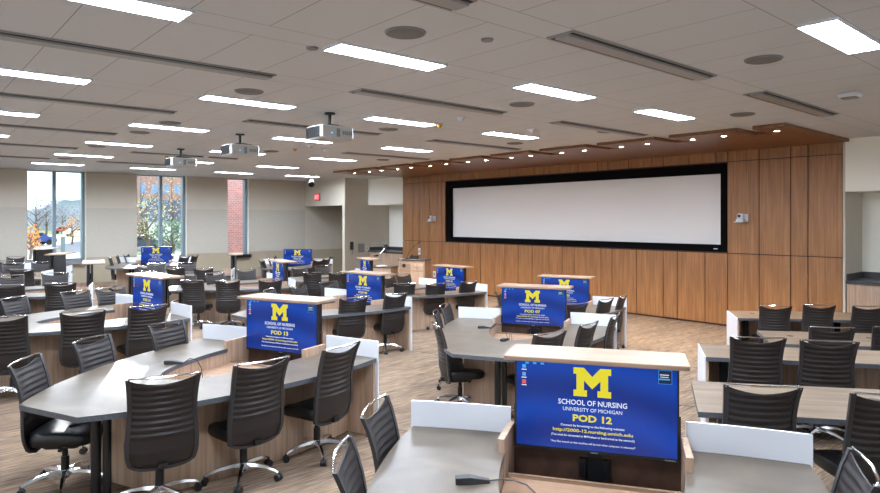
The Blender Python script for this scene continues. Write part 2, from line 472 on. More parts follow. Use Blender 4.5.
# carcass behind the panels and the four reveals of the screen opening
for yy0, yy1, z0, z1 in ((Y0, SY0, 0, CZ), (SY1, Y1, 0, CZ), (SY0, SY1, 0, SZ0), (SY0, SY1, SZ1, CZ)):
    b.box(WX + .03, WX + .3, yy0, yy1, z0, z1, M['seam'])
b.box(WX, WX + .14, SY1, SY1 + .012, SZ0, SZ1, M['walnut']); b.box(WX, WX + .14, SY0 - .012, SY0, SZ0, SZ1, M['walnut'])
b.box(WX + .28, WX + .3, SY0, SY1, SZ0, SZ1, M['seam'])
struct('wall_right', b)
t = empty('projection_screen', pl(WX + .14, (SY0 + SY1) / 2, SZ0)); tag(t, 'very wide white projection screen in a black frame on the wood-panelled wall', 'projection screen')
b = MB(); w2 = (SY1 - SY0) / 2; hh = SZ1 - SZ0
for y0, y1, z0, z1 in ((-w2, w2, 0, .14), (-w2, w2, hh - .20, hh), (-w2, -w2 + .16, .14, hh - .2), (w2 - .20, w2, .14, hh - .2)):
    b.box(-.10, .02, y0, y1, z0, z1)
part('screen_frame', b, M['screen_black'], t)
b = MB(); b.box(0.0, .015, -w2 + .15, w2 - .19, .13, hh - .19); part('screen_fabric', b, M['screen_white'], t)
b = MB(); b.box(-.104, -.10, -w2 + .22, -w2 + .30, .05, .065); part('maker_plate', b, M['whitepx'], t)

# near right: bulkhead over a counter niche
b = MB()
b.box(WX, NX, RY, Y0 - .04, 2.585, CZ, M['beige_white'])
b.box(NX, NX + .3, RY, Y0, 0, 2.585, M['beige_white'])
b.box(WX + .005, NX + .3, Y0 - .04, Y0, 0, CZ, M['beige'])
struct('wall_niche_near', b)
# far corner: bulkhead, niche, corridor wall, corridor soffit
b = MB()
b.box(WX + .01, NX, 16.25, 18.2, 2.60, CZ, M['beige_white'])
b.box(NX, NX + .3, 16.0, 18.2, 0, 2.6, M['beige_white'])
b.box(WX + .3, NX, 16.0, 16.25, 0, 2.6, M['beige_white'])
b.box(11.6, NX + .3, 18.2, 18.34, 0, CZ, M['beige'])
struct('wall_niche_far', b)
b = MB()
b.box(11.6, 11.78, 18.34, BY, 2.58, CZ, M['beige'])
b.box(11.595, 11.78, 18.205, 18.36, 0, 2.58, M['beige'])
struct('wall_soffit', b)
b = MB(); b.box(NX, NX + .3, 18.34, BY, 0, CZ); struct('wall_corridor_end', b, M['beige'])
b = MB(); b.box(11.60, NX, 18.19, 18.2, 0, .1); struct('baseboard_far', b, M['base'])

# counters in both niches
def niche_counter(loc, y0, y1, label):
    t = empty('counter_cabinet', pl(*loc)); tag(t, label, 'cabinet')
    b = MB(); b.box(.02, .84, y0, y1, .08, 1.0); part('carcass', b, M['ash'], t)
    b = MB(); b.box(0.06, .84, y0, y1, 0, .08); part('plinth', b, M['blackp'], t)
    b = MB(); b.box(-.02, .86, y0, y1, 1.0, 1.05); part('countertop', b, M['counter'], t)
    b = MB(); b.box(.84, .87, y0, y1, 1.05, 1.16); b.box(-.02 + .05, .87, y1 - .02, y1, 1.05, 1.16); part('backsplash', b, M['counter'], t)
    n = max(1, round((y1 - y0) / .55)); w = (y1 - y0) / n
    for i in range(n):
        b = MB(); b.bbox(.0, .02, y0 + i * w + .006, y0 + (i + 1) * w - .006, .10, .985, r=.003); d = part('door', b, M['ash'], t)
        b = MB(); b.box(-.03, -.018, y0 + i * w + .06, y0 + i * w + .16, .88, .89); b.box(-.02, .0, y0 + i * w + .07, y0 + i * w + .08, .88, .89); b.box(-.02, .0, y0 + i * w + .14, y0 + i * w + .15, .88, .89)
        part('handle', b, M['steel'], d)
niche_counter((WX + .02, 0, 0), 0.2, Y0 - .05, 'wood cabinet with dark countertop in the niche at the right edge')
niche_counter((WX + .02, 0, 0), 16.27, 18.18, 'wood cabinet with dark countertop in the far niche beside the screen wall')

# walnut canopy with notches along its front edge
b = MB(); FX = 9.76; NXX = 10.46
cuts = [(4.15, 4.38), (5.50, 5.76), (6.91, 7.15), (8.26, 8.52), (9.62, 9.87), (10.93, 11.18), (12.26, 12.50), (13.62, 13.86), (14.95, 15.2)]
za, zb = CZ - .055, CZ - .003
b.box(NXX, WX + .02, 3.70, 16.1, za, zb)
prev = 3.70
for c0, c1 in cuts + [(15.95, None)]:
    b.box(FX, NXX, prev, c0, za, zb)
    if c1: prev = c1
struct('trim_canopy', b, M['canopy'])

# ------------------------------------------------------------------ ceiling fittings
def at_ceiling(name, loc): return empty(name, pl(loc[0], loc[1], CZ))
LEN, WID = 1.126, 0.28
lp = at_ceiling('ceiling_light', (0, 0))
b = MB()
for x0, x1, y0, y1 in ((-LEN / 2, LEN / 2, -WID / 2, -WID / 2 + .015), (-LEN / 2, LEN / 2, WID / 2 - .015, WID / 2), (-LEN / 2, -LEN / 2 + .015, -WID / 2, WID / 2), (LEN / 2 - .015, LEN / 2, -WID / 2, WID / 2)):
    b.box(x0, x1, y0, y1, -.018, -.001)
b.box(-LEN / 2 + .01, LEN / 2 - .01, -.004, .004, -.014, -.008)
b.box(-LEN / 2 + .01, LEN / 2 - .01, -.055, -.050, -.014, -.008); b.box(-LEN / 2 + .01, LEN / 2 - .01, .050, .055, -.014, -.008)
part('frame', b, M['white'], lp)
b = MB(); b.box(-LEN / 2 + .013, LEN / 2 - .013, -WID / 2 + .013, WID / 2 - .013, -.009, -.002); part('diffuser', b, M['diff'], lp)
lx = [1.0, 3.26, 5.52, 7.80]
ly = [1.67 + 2.765 * k for k in range(0, 7)]
colname = ['leftmost column in view', 'second column from the left', 'third column from the left', 'column nearest the wood canopy']
rowname = ['nearest the viewer', 'second from the viewer', 'third from the viewer', 'fourth from the viewer', 'third from the window wall', 'second from the window wall', 'closest to the window wall']
spots_l = [(x, y, i, j) for i, x in enumerate(lx) for j, y in enumerate(ly)] + [(10.05, ly[6], 3, 6)]
first = True
for n_, (x, y, i, j) in enumerate(spots_l):
    o = lp if first else copy_tree(lp)
    first = False
    o.location = pl(x, y, CZ)
    tag(o, 'recessed rectangular ceiling light, %s, %s' % (colname[i], rowname[j]) if x < 10 else 'recessed ceiling light beyond the far end of the wood canopy', 'ceiling light', 'recessed ceiling lights')

VL, VW = 2.25, 0.25
vp = at_ceiling('ceiling_vent', (0, 0))
b = MB(); b.box(-VL / 2, VL / 2, -VW / 2, VW / 2, -.012, -.001); part('plate', b, M['vent'], vp)
b = MB(); b.box(-VL / 2 + .02, VL / 2 - .02, -VW / 2 + .015, -VW / 2 + .045, -.016, -.010); b.box(-VL / 2 + .02, VL / 2 - .02, VW / 2 - .055, VW / 2 - .045, -.016, -.010); b.box(-VL / 2 + .02, VL / 2 - .02, VW / 2 - .03, VW / 2 - .022, -.016, -.010); part('slot', b, M['ventdark'], vp)
b = MB(); b.box(-VL / 2 + .02, VL / 2 - .02, -.07, .06, -.03, -.011); part('blade', b, M['vent'], vp)
vys = [3.04 + 2.765 * k for k in range(-1, 6)]
vl = []
for ci, (x, cn) in enumerate(((1.72, 'left'), (4.95, 'middle'), (8.33, 'right'))):
    for j, y in enumerate(vys):
        if ci == 2 and j > 4: continue
        if ci == 1 and j in (4,): continue
        if ci == 0 and j in (1,): pass
        vl.append((x, y, cn, j))
ordn = ['above the viewer', 'nearest in view', 'second in view', 'third in view', 'fourth in view', 'fifth in view', 'farthest, near the window wall']
for n_, (x, y, cn, j) in enumerate(vl):
    o = vp if n_ == 0 else copy_tree(vp); o.location = pl(x, y, CZ)
    tag(o, 'long grey linear air vent in the ceiling, %s column, %s' % (cn, ordn[j]), 'air vent', 'linear ceiling vents')

sp = at_ceiling('ceiling_speaker', (0, 0))
b = MB(); b.cyl((0, 0, -.001), (0, 0, -.012), .155, .15, 28); part('rim', b, M['grey'], sp, True)
b = MB(); b.cyl((0, 0, -.011), (0, 0, -.018), .14, .13, 28); part('grille', b, M['speaker'], sp, True)
for n_, (x, y) in enumerate([(2.93, 3.77), (5.77, 2.36), (5.81, 5.19), (2.99, 6.61), (5.86, 7.97), (3.1, 9.5), (3.07, 10.83), (3.04, 13.43), (5.94, 12.08), (8.74, 12.09), (8.67, 7.91), (8.57, 3.77), (3.1, 16.6), (8.6, 5.9)]):
    o = sp if n_ == 0 else copy_tree(sp); o.location = pl(x, y, CZ)
    near = ['beside the large light at top left centre', 'above the screen corner at the upper right', 'below the vent at top centre', 'left of the nearest projector', 'right of the nearest projector', 'left of the middle projector', 'just beyond the left light row', 'near the farthest projector, left', 'halfway down the middle column', 'near the canopy, far part', 'near the canopy, middle part', 'near the canopy, closest to the viewer', 'close to the first window', 'between vent and canopy'][n_]
    tag(o, 'round grey ceiling speaker, ' + near, 'ceiling speaker', 'round ceiling speakers')
sm = at_ceiling('smoke_detector', (0, 0))
b = MB(); b.cyl((0, 0, -.001), (0, 0, -.02), .07, .065, 20); part('base', b, M['white'], sm, True)
b = MB(); b.cyl((0, 0, -.02), (0, 0, -.055), .045, .03, 16); part('head', b, M['white'], sm, True)
for n_, (x, y) in enumerate([(5.92, 6.39), (6.02, 10.62), (7.53, 6.52), (2.85, 14.76), (5.33, 14.0), (6.57, 11.04)]):
    o = sm if n_ == 0 else copy_tree(sm); o.location = pl(x, y, CZ)
    tag(o, 'small white round ceiling detector ' + ['beside the middle vent, nearest the viewer', 'next to an orange-capped sensor, third light row', 'between light and canopy, right', 'far left near the first window', 'between the two farthest projectors', 'beyond the projectors at the centre'][n_], 'smoke detector', 'ceiling detectors')
for n_, (x, y) in enumerate([(6.08, 7.02), (6.04, 11.27), (4.6, 14.3)]):
    t = at_ceiling('occupancy_sensor', (x, y))
    b = MB(); b.cyl((0, 0, -.001), (0, 0, -.02), .045, .045, 16); part('base', b, M['white'], t, True)
    b = MB(); b.cyl((0, 0, -.02), (0, 0, -.06), .04, .02, 16); part('lens', b, M['orange'], t, True)
    tag(t, 'orange-tipped ceiling sensor ' + ['at the end of a centre light, nearest', 'beside the middle of the ceiling, beyond the projector', 'far off beside the last projector'][n_], 'sensor', 'orange ceiling sensors')
for n_, (x, y) in enumerate([(3.52, 3.5), (2.62, 4.6)]):
    t = at_ceiling('sprinkler_cap', (x, y)); b = MB(); b.cyl((0, 0, -.001), (0, 0, -.015), .05, .045, 20); part('cap', b, M['grey'], t, True)
    tag(t, 'small flat sprinkler cap ' + ['right of the nearest large light', 'left of the nearest large light'][n_], 'sprinkler', 'sprinkler caps')
t = at_ceiling('access_point', (8.04, 2.37)); b = MB(); b.bbox(-.1, .1, -.1, .1, -.05, -.001, r=.02); part('body', b, M['white'], t)
b = MB(); b.bbox(-.075, .075, -.075, .075, -.056, -.048, r=.02); part('cover', b, M['grey'], t)
tag(t, 'square white box on the ceiling at the upper right', 'wireless access point')

# canopy downlights
dl = empty('downlight')
b = MB()
rows = []
for r_, z_ in ((.062, 0), (.062, -.008), (.045, -.008), (.040, -.002)):
    rows.append([(r_ * math.cos(2 * PI * k / 20), r_ * math.sin(2 * PI * k / 20), z_) for k in range(20)])
b.grid(rows, closed=True); part('trim_ring', b, M['steel'], dl, True)
b = MB(); b.cyl((0, 0, -.001), (0, 0, -.006), .038, .036, 16); part('lamp', b, M['spot'], dl)
ys_ = [3.96, 4.77, 5.3, 6.14, 6.7, 7.52, 8.07, 8.88, 9.43, 10.2, 10.78, 11.55, 12.14, 12.9, 13.47, 14.2, 14.79, 15.53]
on = ['first', 'second', 'third', 'fourth', 'fifth', 'sixth', 'seventh', 'eighth', 'ninth', 'tenth', 'eleventh', 'twelfth', 'thirteenth', 'fourteenth', 'fifteenth', 'sixteenth', 'seventeenth', 'eighteenth']
for n_, y in enumerate(ys_):
    o = dl if n_ == 0 else copy_tree(dl); o.location = pl(10.17 if n_ < 4 else 10.22, y, CZ - .055)
    tag(o, 'small warm downlight in the wood canopy, %s from the right end' % on[n_], 'downlight', 'canopy downlights')
    ld = bpy.data.lights.new('downlight_beam', 'SPOT'); ld.energy = 165; ld.color = (1, .90, .77); ld.spot_size = R(95); ld.spot_blend = .6; ld.shadow_soft_size = .03
    lo = bpy.data.objects.new('downlight_beam', ld); COL.objects.link(lo); lo.parent = o; lo.location = (0, 0, -.015)

# projectors on poles
pr = empty('ceiling_projector', pl(0, 0, CZ))
b = MB(); b.cyl((0, 0, 0), (0, 0, -.02), .07, n=20); b.cyl((0, 0, -.02), (0, 0, -.16), .022, n=12); b.bbox(-.10, .12, -.09, .09, -.185, -.155, r=.02); b.tube([(-.1, -.08, -.17), (-.16, -.12, -.19)], .012); b.tube([(.12, .08, -.17), (.18, .12, -.19)], .012); b.tube([(.12, -.08, -.17), (.18, -.12, -.19)], .012)
part('mount', b, M['blackp'], pr)
b = MB(); b.bbox(-.25, .25, -.20, .20, -.36, -.185, r=.03); case = part('case', b, M['proj'], pr)
b = MB()
b.box(-.254, -.249, -.17, .17, -.345, -.205)
for k_ in range(6): b.box(-.258, -.253, -.16 + k_ * .055, -.13 + k_ * .055, -.33, -.22)
part('air_grille', b, M['blackp'], case)
b = MB(); b.box(-.02, .03, -.203, -.199, -.33, -.225); 
for k_ in range(5): b.box(.07 + k_ * .03, .09 + k_ * .03, -.203, -.199, -.30, -.25)
part('control_panel', b, M['grey'], case)
b = MB(); b.cyl((.24, .05, -.275), (.275, .05, -.275), .05, .045, 18); part('lens', b, M['blackp'], pr, True)
b = MB(); b.box(-.10, -.08, -.205, -.203, -.29, -.28); part('status_light', b, M['blue_led'], case)
for n_, (x, y, s) in enumerate(((4.40, 7.27, 1.0), (4.38, 10.02, 1.0), (4.42, 12.9, 1.0))):
    o = pr if n_ == 0 else copy_tree(pr); o.location = pl(x, y, CZ)
    tag(o, 'white projector hanging from the ceiling on a black pole, ' + ['nearest and largest of three', 'middle one of three', 'smallest and farthest of three'][n_], 'projector', 'ceiling projectors')
t = empty('track_spotlight', pl(10.27, 18.1, CZ)); tag(t, 'small black spotlight hanging from the ceiling near the exit sign', 'spotlight')
b = MB(); b.cyl((0, 0, 0), (0, 0, -.12), .02); part('stem', b, M['blackp'], t)
b = MB(); b.cyl((-.05, -.1, -.28), (.06, .08, -.14), .10, .06, 16); part('lamp_head', b, M['blackp'], t, True)

# exit sign: red face, letters cut in white
t = empty('exit_sign', pl(11.597, 19.96, 2.90)); tag(t, 'red illuminated EXIT sign on the soffit in the far corner', 'exit sign')
b = MB(); b.bbox(-.045, 0, -.17, .17, -.13, .13, r=.01); part('housing', b, M['grey'], t)
b = MB(); b.box(-.050, -.044, -.15, .15, -.11, .11); face = part('lit_face', b, M['exit'], t)

TXT = {}
def text_mesh(body, size, bold=0.0, mat=None, sx=1.0, ext=0.0008):
    key = (body, size, bold, mat.name, sx)
    if key in TXT: return TXT[key]
    cu = bpy.data.curves.new('txt', 'FONT'); cu.body = body; cu.size = size; cu.align_x = 'CENTER'; cu.align_y = 'CENTER'
    cu.offset = bold; cu.extrude = ext; cu.resolution_u = 2
    ob = bpy.data.objects.new('txt', cu); COL.objects.link(ob)
    bpy.context.view_layer.update()
    me = bpy.data.meshes.new_from_object(ob.evaluated_get(bpy.context.evaluated_depsgraph_get()))
    bpy.data.objects.remove(ob); bpy.data.curves.remove(cu)
    me.materials.clear(); me.materials.append(mat)
    for v in me.vertices: v.co.x *= sx
    # fit-to-width helper data
    xs = [v.co.x for v in me.vertices]; me['w'] = max(xs) - min(xs)
    TXT[key] = me
    return me
def text_fit(body, width, height, bold, mat):
    """text mesh scaled to the given width and cap height, lying in x-y"""
    me = text_mesh(body, 1.0, bold, mat).copy()
    xs = [v.co.x for v in me.vertices]; ys = [v.co.y for v in me.vertices]
    sx = width / (max(xs) - min(xs)); sy = height / (max(ys) - min(ys)); cx = (max(xs) + min(xs)) / 2; cy = (max(ys) + min(ys)) / 2
    for v in me.vertices:
        v.co.x = (v.co.x - cx) * sx; v.co.y = (v.co.y - cy) * sy; v.co.z *= 0.6
    return me
me = text_fit('EXIT', .24 * PU, .13 * PU, .02, M['whitepx'])
o = bpy.data.objects.new('exit_lettering', me); COL.objects.link(o); o.parent = face
o.location = (-.0515 * PU, 0, 0); o.rotation_euler = (R(90), 0, -R(90)); KIDS.setdefault(face.name, []).append(o)

UNIT[0] = 1.0
# ------------------------------------------------------------------ television
# local: x right, screen faces -y, origin on the floor under the screen centre
TW, TZ0, TZ1 = 0.477, 0.700, 1.245
tv0 = empty('television')
b = MB(); b.bbox(-TW, TW, -.0, .045, TZ0, TZ1, r=.006); bez = part('bezel', b, M['blackp'], tv0)
SW, S0, S1 = TW - .012, TZ0 + .022, TZ1 - .012
b = MB(); b.box(-SW, SW, -.003, .0, S0, S1); scr = part('screen', b, M['picture'], tv0)
sh = S1 - S0; swd = 2 * SW
def zf(f): return S1 - f * sh
def sub(name, me, x, z, y=-.0042, parent=scr):
    o = bpy.data.objects.new(name, me); COL.objects.link(o); o.parent = parent
    o.location = (x, y, z); o.rotation_euler = (R(90), 0, 0)
    KIDS.setdefault(parent.name, []).append(o); return o
def block_m(w, h):
    # slab-serif capital M outline
    p = [(0, 0), (.36, 0), (.36, .22), (.28, .22), (.28, .56), (.50, .27), (.72, .56), (.72, .22), (.64, .22), (.64, 0), (1, 0), (1, .22), (.92, .22), (.92, .78), (1, .78), (1, 1), (.72, 1), (.50, .70), (.28, 1), (0, 1), (0, .78), (.08, .78), (.08, .22), (0, .22)]
    quads = [((0, 0), (.36, .22)), ((.64, 0), (1, .22)), ((.08, .22), (.28, .78)), ((.72, .22), (.92, .78))]
    b = MB()
    def P3(pts): b.add([((x - .5) * w, (y - .5) * h, z) for z in (0, .0008) for x, y in pts], [tuple(range(len(pts))), tuple(range(len(pts), 2 * len(pts)))] + [(i, (i + 1) % len(pts), len(pts) + (i + 1) % len(pts), len(pts) + i) for i in range(len(pts))])
    for (x0, y0), (x1, y1) in quads: P3([(x0, y0), (x1, y0), (x1, y1), (x0, y1)])
    P3([(0, .78), (.28, .78), (.28, 1), (0, 1)]); P3([(.72, .78), (1, .78), (1, 1), (.72, 1)])
    P3([(.28, .56), (.50, .27), (.50, .70), (.28, 1)]); P3([(.50, .27), (.72, .56), (.72, 1), (.50, .70)])
    return b.mesh('block_letter', M['maize'])
MX = -.012 * swd
sub('letter_logo', block_m(.235 * swd, .335 * sh), MX, zf(.205))
sub('title_line', text_fit('SCHOOL OF NURSING', .43 * swd, .062 * sh, .012, M['whitepx']), MX, zf(.448))
sub('subtitle_line', text_fit('UNIVERSITY OF MICHIGAN', .37 * swd, .043 * sh, .0, M['whitepx']), MX, zf(.53))
sub('note_line', text_fit('Connect by browsing to the following website:', .40 * swd, .034 * sh, .012, M['whitepx']), MX, zf(.725))
sub('note_line', text_fit('(You must be connected to MWireless or hard-wired to the network)', .52 * swd, .034 * sh, .01, M['whitepx']), MX, zf(.845))
sub('note_line', text_fit('*Any files stored on this machine will be lost when computer is rebooted*', .53 * swd, .030 * sh, .006, M['whitepx']), MX, zf(.925))
def icons(spec):
    b = MB()
    for n, (x, z, w, h, m) in enumerate(spec): b.box(x - w / 2, x + w / 2, -.0006 - .0003 * n, 0, z - h / 2, z + h / 2, m)
    return b
b = icons([(-.45 * swd, zf(.06), .022, .022, M['cyanpx']), (-.45 * swd, zf(.155), .022, .022, M['cyanpx']), (-.452 * swd, zf(.15), .010, .010, M['redpx']), (-.45 * swd, zf(.245), .024, .024, M['redpx']),
    (-.45 * swd, zf(.10), .03, .005, M['whitepx']), (-.45 * swd, zf(.195), .03, .005, M['whitepx']), (-.45 * swd, zf(.285), .03, .005, M['whitepx']),
    (-.43 * swd, zf(.018), .02, .010, M['cyanpx']), (-.38 * swd, zf(.018), .02, .010, M['cyanpx']), (-.33 * swd, zf(.018), .02, .010, M['cyanpx'])])
ic = part('desktop_icons', b, None, scr); ic.location = (0, -.0042, 0)
b = icons([(.43 * swd, zf(.085), .074, .080, M['cyanpx']), (.43 * swd, zf(.085), .070, .076, M['darkpx']), (.425 * swd, zf(.06), .05, .005, M['whitepx']), (.425 * swd, zf(.085), .045, .004, M['whitepx']), (.425 * swd, zf(.11), .06, .008, M['cyanpx'])])
ic = part('info_box', b, None, scr); ic.location = (0, -.0044, 0)
b = MB(); b.box(-.045, .045, .045, .10, .40, 1.05); b.box(-.09, -.05, .02, .06, .55, .66); b.box(.05, .09, .02, .06, .55, .66); part('wall_bracket', b, M['black'], tv0)
b = MB(); b.box(-.02, .02, -.002, .0, TZ0 + .006, TZ0 + .012); b.box(TW - .08, TW - .02, -.002, .0, TZ0 + .006, TZ0 + .011); part('maker_badge', b, M['grey'], tv0)

def make_tv(x, y, z, th, num, label, first):
    o = tv0 if first else copy_tree(tv0)
    o.location = (x, y, z); o.rotation_euler = (0, 0, R(th))
    s_ = [k for k in KIDS[o.name] if k.name.startswith('screen')][0]
    sub('pod_number', text_fit('POD ' + num, .245 * swd, .083 * sh, .035, M['maize']), MX, zf(.63), parent=s_)
    sub('web_address', text_fit('http://2000-%s.nursing.umich.edu' % num, .50 * swd, .050 * sh, .02, M['maize']), MX, zf(.785), parent=s_)
    if first:  # the number and address belong to this screen only, not to its copies
        own = KIDS[s_.name][-2:]; KIDS[s_.name] = KIDS[s_.name][:-2]
    tag(o, label, 'television', 'blue pod screens')
    return o

# ------------------------------------------------------------------ pod desk
def smooth_half():
    ctl = [(-.085, 1.155), (.3, 1.15), (.8, 1.085), (1.2, .985), (1.6, .845), (2.0, .66), (2.3, .47), (2.46, .33)]
    out = []
    n = 20
    for i in range(n + 1):
        a = -.085 + (2.46 + .085) * (i / n)
        for (a0, b0), (a1, b1) in zip(ctl[:-1], ctl[1:]):
            if a0 <= a <= a1 + 1e-9:
                # catmull-rom on b
                k = ctl.index((a0, b0)); pb = ctl[k - 1][1] if k > 0 else b0; nb = ctl[k + 2][1] if k + 2 < len(ctl) else b1
                u = (a - a0) / (a1 - a0)
                bb = .5 * ((2 * b0) + (-pb + b1) * u + (2 * pb - 5 * b0 + 4 * b1 - nb) * u * u + (-pb + 3 * b0 - 3 * b1 + nb) * u ** 3)
                out.append((a, bb)); break
    return out
OUT = smooth_half()
EA, EB = 1.45, .50
def inner(frac): # frac 0..1 -> quarter ellipse from (a=0,b=EB) to apex
    t_ = frac * PI / 2
    return (EA * math.sin(t_), EB * math.cos(t_))
def ring():
    n = len(OUT)
    o_pts = [(bb, -a) for a, bb in OUT] + [(0, -2.46)] + [(-bb, -a) for a, bb in reversed(OUT)]
    i_pts = []
    for i in range(n):
        f = i / (n - 0.0)
        a, bb = inner(f)
        if i == 0: a = -.085
        i_pts.append((bb, -a))
    i_pts += [(0, -EA)] + [(-x, y) for x, y in reversed(i_pts)]
    return o_pts, i_pts
ZT = .75
def build_desk():
    root = empty('pod_desk')
    op, ip = ring(); n = len(op)
    b = MB(); th = .04
    rows = lambda pts, z: [(x, y, z) for x, y in pts]
    def strip(A, B, m):
        vs = A + B; b.add(vs, [(i, i + 1, n + i + 1, n + i) for i in range(n - 1)], m)
    strip(rows(op, ZT), rows(ip, ZT), M['worktop']); strip(rows(op, ZT - th), rows(ip, ZT - th), M['edge'])
    strip(rows(op, ZT), rows(op, ZT - th), M['edge']); strip(rows(ip, ZT), rows(ip, ZT - th), M['edge'])
    for e in (0, n - 1):
        b.add([(*op[e], ZT), (*ip[e], ZT), (*ip[e], ZT - th), (*op[e], ZT - th)], [(0, 1, 2, 3)], M['edge'])
    part('worktop', b, None, root)
    # skirt below the inner edge of the opening
    b = MB(); q = [(x * 1.012, y * 1.008) for x, y in ip if y < -.1]; m_ = len(q)
    for off in (0, ):
        A = [(x, y, ZT - th) for x, y in q]; B = [(x, y, .54) for x, y in q]
        A2 = [(x * 1.03, y * 1.015, ZT - th) for x, y in q]; B2 = [(x * 1.03, y * 1.015, .54) for x, y in q]
        b.add(A + B, [(i, i + 1, m_ + i + 1, m_ + i) for i in range(m_ - 1)]); b.add(A2 + B2, [(i, i + 1, m_ + i + 1, m_ + i) for i in range(m_ - 1)])
        b.add(B + B2, [(i, i + 1, m_ + i + 1, m_ + i) for i in range(m_ - 1)])
    part('skirt', b, M['ash'], root)
    # deck inside the opening
    b = MB(); poly = [(x * .995, y * .995) for x, y in ip if y < -.2]
    b.prism([(poly[0][0], -.2)] + poly + [(poly[-1][0], -.2)], .575, .595); part('inner_deck', b, M['deck'], root)
    b = MB(); b.box(-.485, .485, -.215, -.195, .50, .615); part('front_lip', b, M['ash_h'], root)
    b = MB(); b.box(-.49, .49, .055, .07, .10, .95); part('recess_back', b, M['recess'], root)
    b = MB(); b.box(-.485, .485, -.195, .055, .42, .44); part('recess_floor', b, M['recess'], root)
    for s in (-1, 1):
        b = MB(); b.box(min(s * .492, s * .53), max(s * .492, s * .53), -.27, .07, .10, .83); part('cheek_panel', b, M['ash'], root)
        # white privacy panel, slightly curved
        b = MB(); R1, R2 = [], []
        N_ = 8
        for i in range(N_ + 1):
            u = i / N_; x = s * (.52 + u * .65); y = .088 - .045 * u * u
            R1.append((x, y)); R2.append((x, y + .018))
        loop = R1 + R2[::-1]; b.prism(loop, .0, .915); part('privacy_panel', b, M['white'], root)
        b = MB()
        for u in (.3, .95):
            for z in (.25, .65): b.cyl((s * (.52 + u * .6), .095, z), (s * (.52 + u * .6), .125, z), .014, n=10)
        part('standoff', b, M['steel'], root)
        b = MB(); b.box(min(s * .80, s * 1.135), max(s * .80, s * 1.135), .02, .05, .0, ZT - th); part('end_panel', b, M['ash'], root)
        # pedestal wall following the outer edge
        b = MB(); W1, W2 = [], []
        for a, bb in OUT:
            if a > 1.9: break
            W1.append((s * (bb - .33), -a)); W2.append((s * (bb - .355), -a))
        k = len(W1)
        vs = [(x, y, z) for z in (0, ZT - th) for x, y in W1] + [(x, y, z) for z in (0, ZT - th) for x, y in W2]
        fs = []
        for j in (0, 2 * k): fs += [(j + i, j + i + 1, j + k + i + 1, j + k + i) for i in range(k - 1)]
        fs += [(i, 2 * k + i, 3 * k + i, k + i) for i in (0, k - 1)]
        b.add(vs, fs); part('pedestal_wall', b, M['ash'], root)
    ea, eb = W1[-1][1], abs(W1[-1][0])
    b = MB(); b.box(-eb, eb, ea - .03, ea, 0, ZT - th); part('pedestal_end', b, M['ash'], root)
    b = MB(); b.cyl((.10, -2.16, 0), (.10, -2.16, ZT - th), .036, n=16); b.cyl((.17, -2.12, 0), (.17, -2.12, ZT - th), .030, n=16); b.bbox(.03, .23, -2.22, -2.06, 0, .02, r=.02); part('leg', b, M['black'], root, True)
    for x, y, z in ((-.2, -.8, .5955), (.18, -.62, .5955)):
        b = MB(); b.cyl((x, y, z), (x, y, z + .004), .042, .040, 20); part('grommet', b, M['blackp'], root)
    return root
desk0 = build_desk()
cabinet0 = []
b = MB(); b.box(-.455, .455, .0705, .105, 0, 1.248); cab_m = b.mesh('screen_cabinet', M['black'])
b = MB(); b.bbox(-.53, .53, -.085, .30, 1.249, 1.277, r=.006); led_m = b.mesh('top_ledge', M['ash_h'])

def make_desk(x, y, z, th, label, first):
    o = desk0 if first else copy_tree(desk0)
    o.location = (x, y, z); o.rotation_euler = (0, 0, R(th))
    tag(o, label, 'desk', 'boat-shaped pod desks')
    return o
def add_console(o):
    for nm, me in (('screen_cabinet', cab_m), ('top_ledge', led_m)):
        k = bpy.data.objects.new(nm, me); COL.objects.link(k); k.parent = o

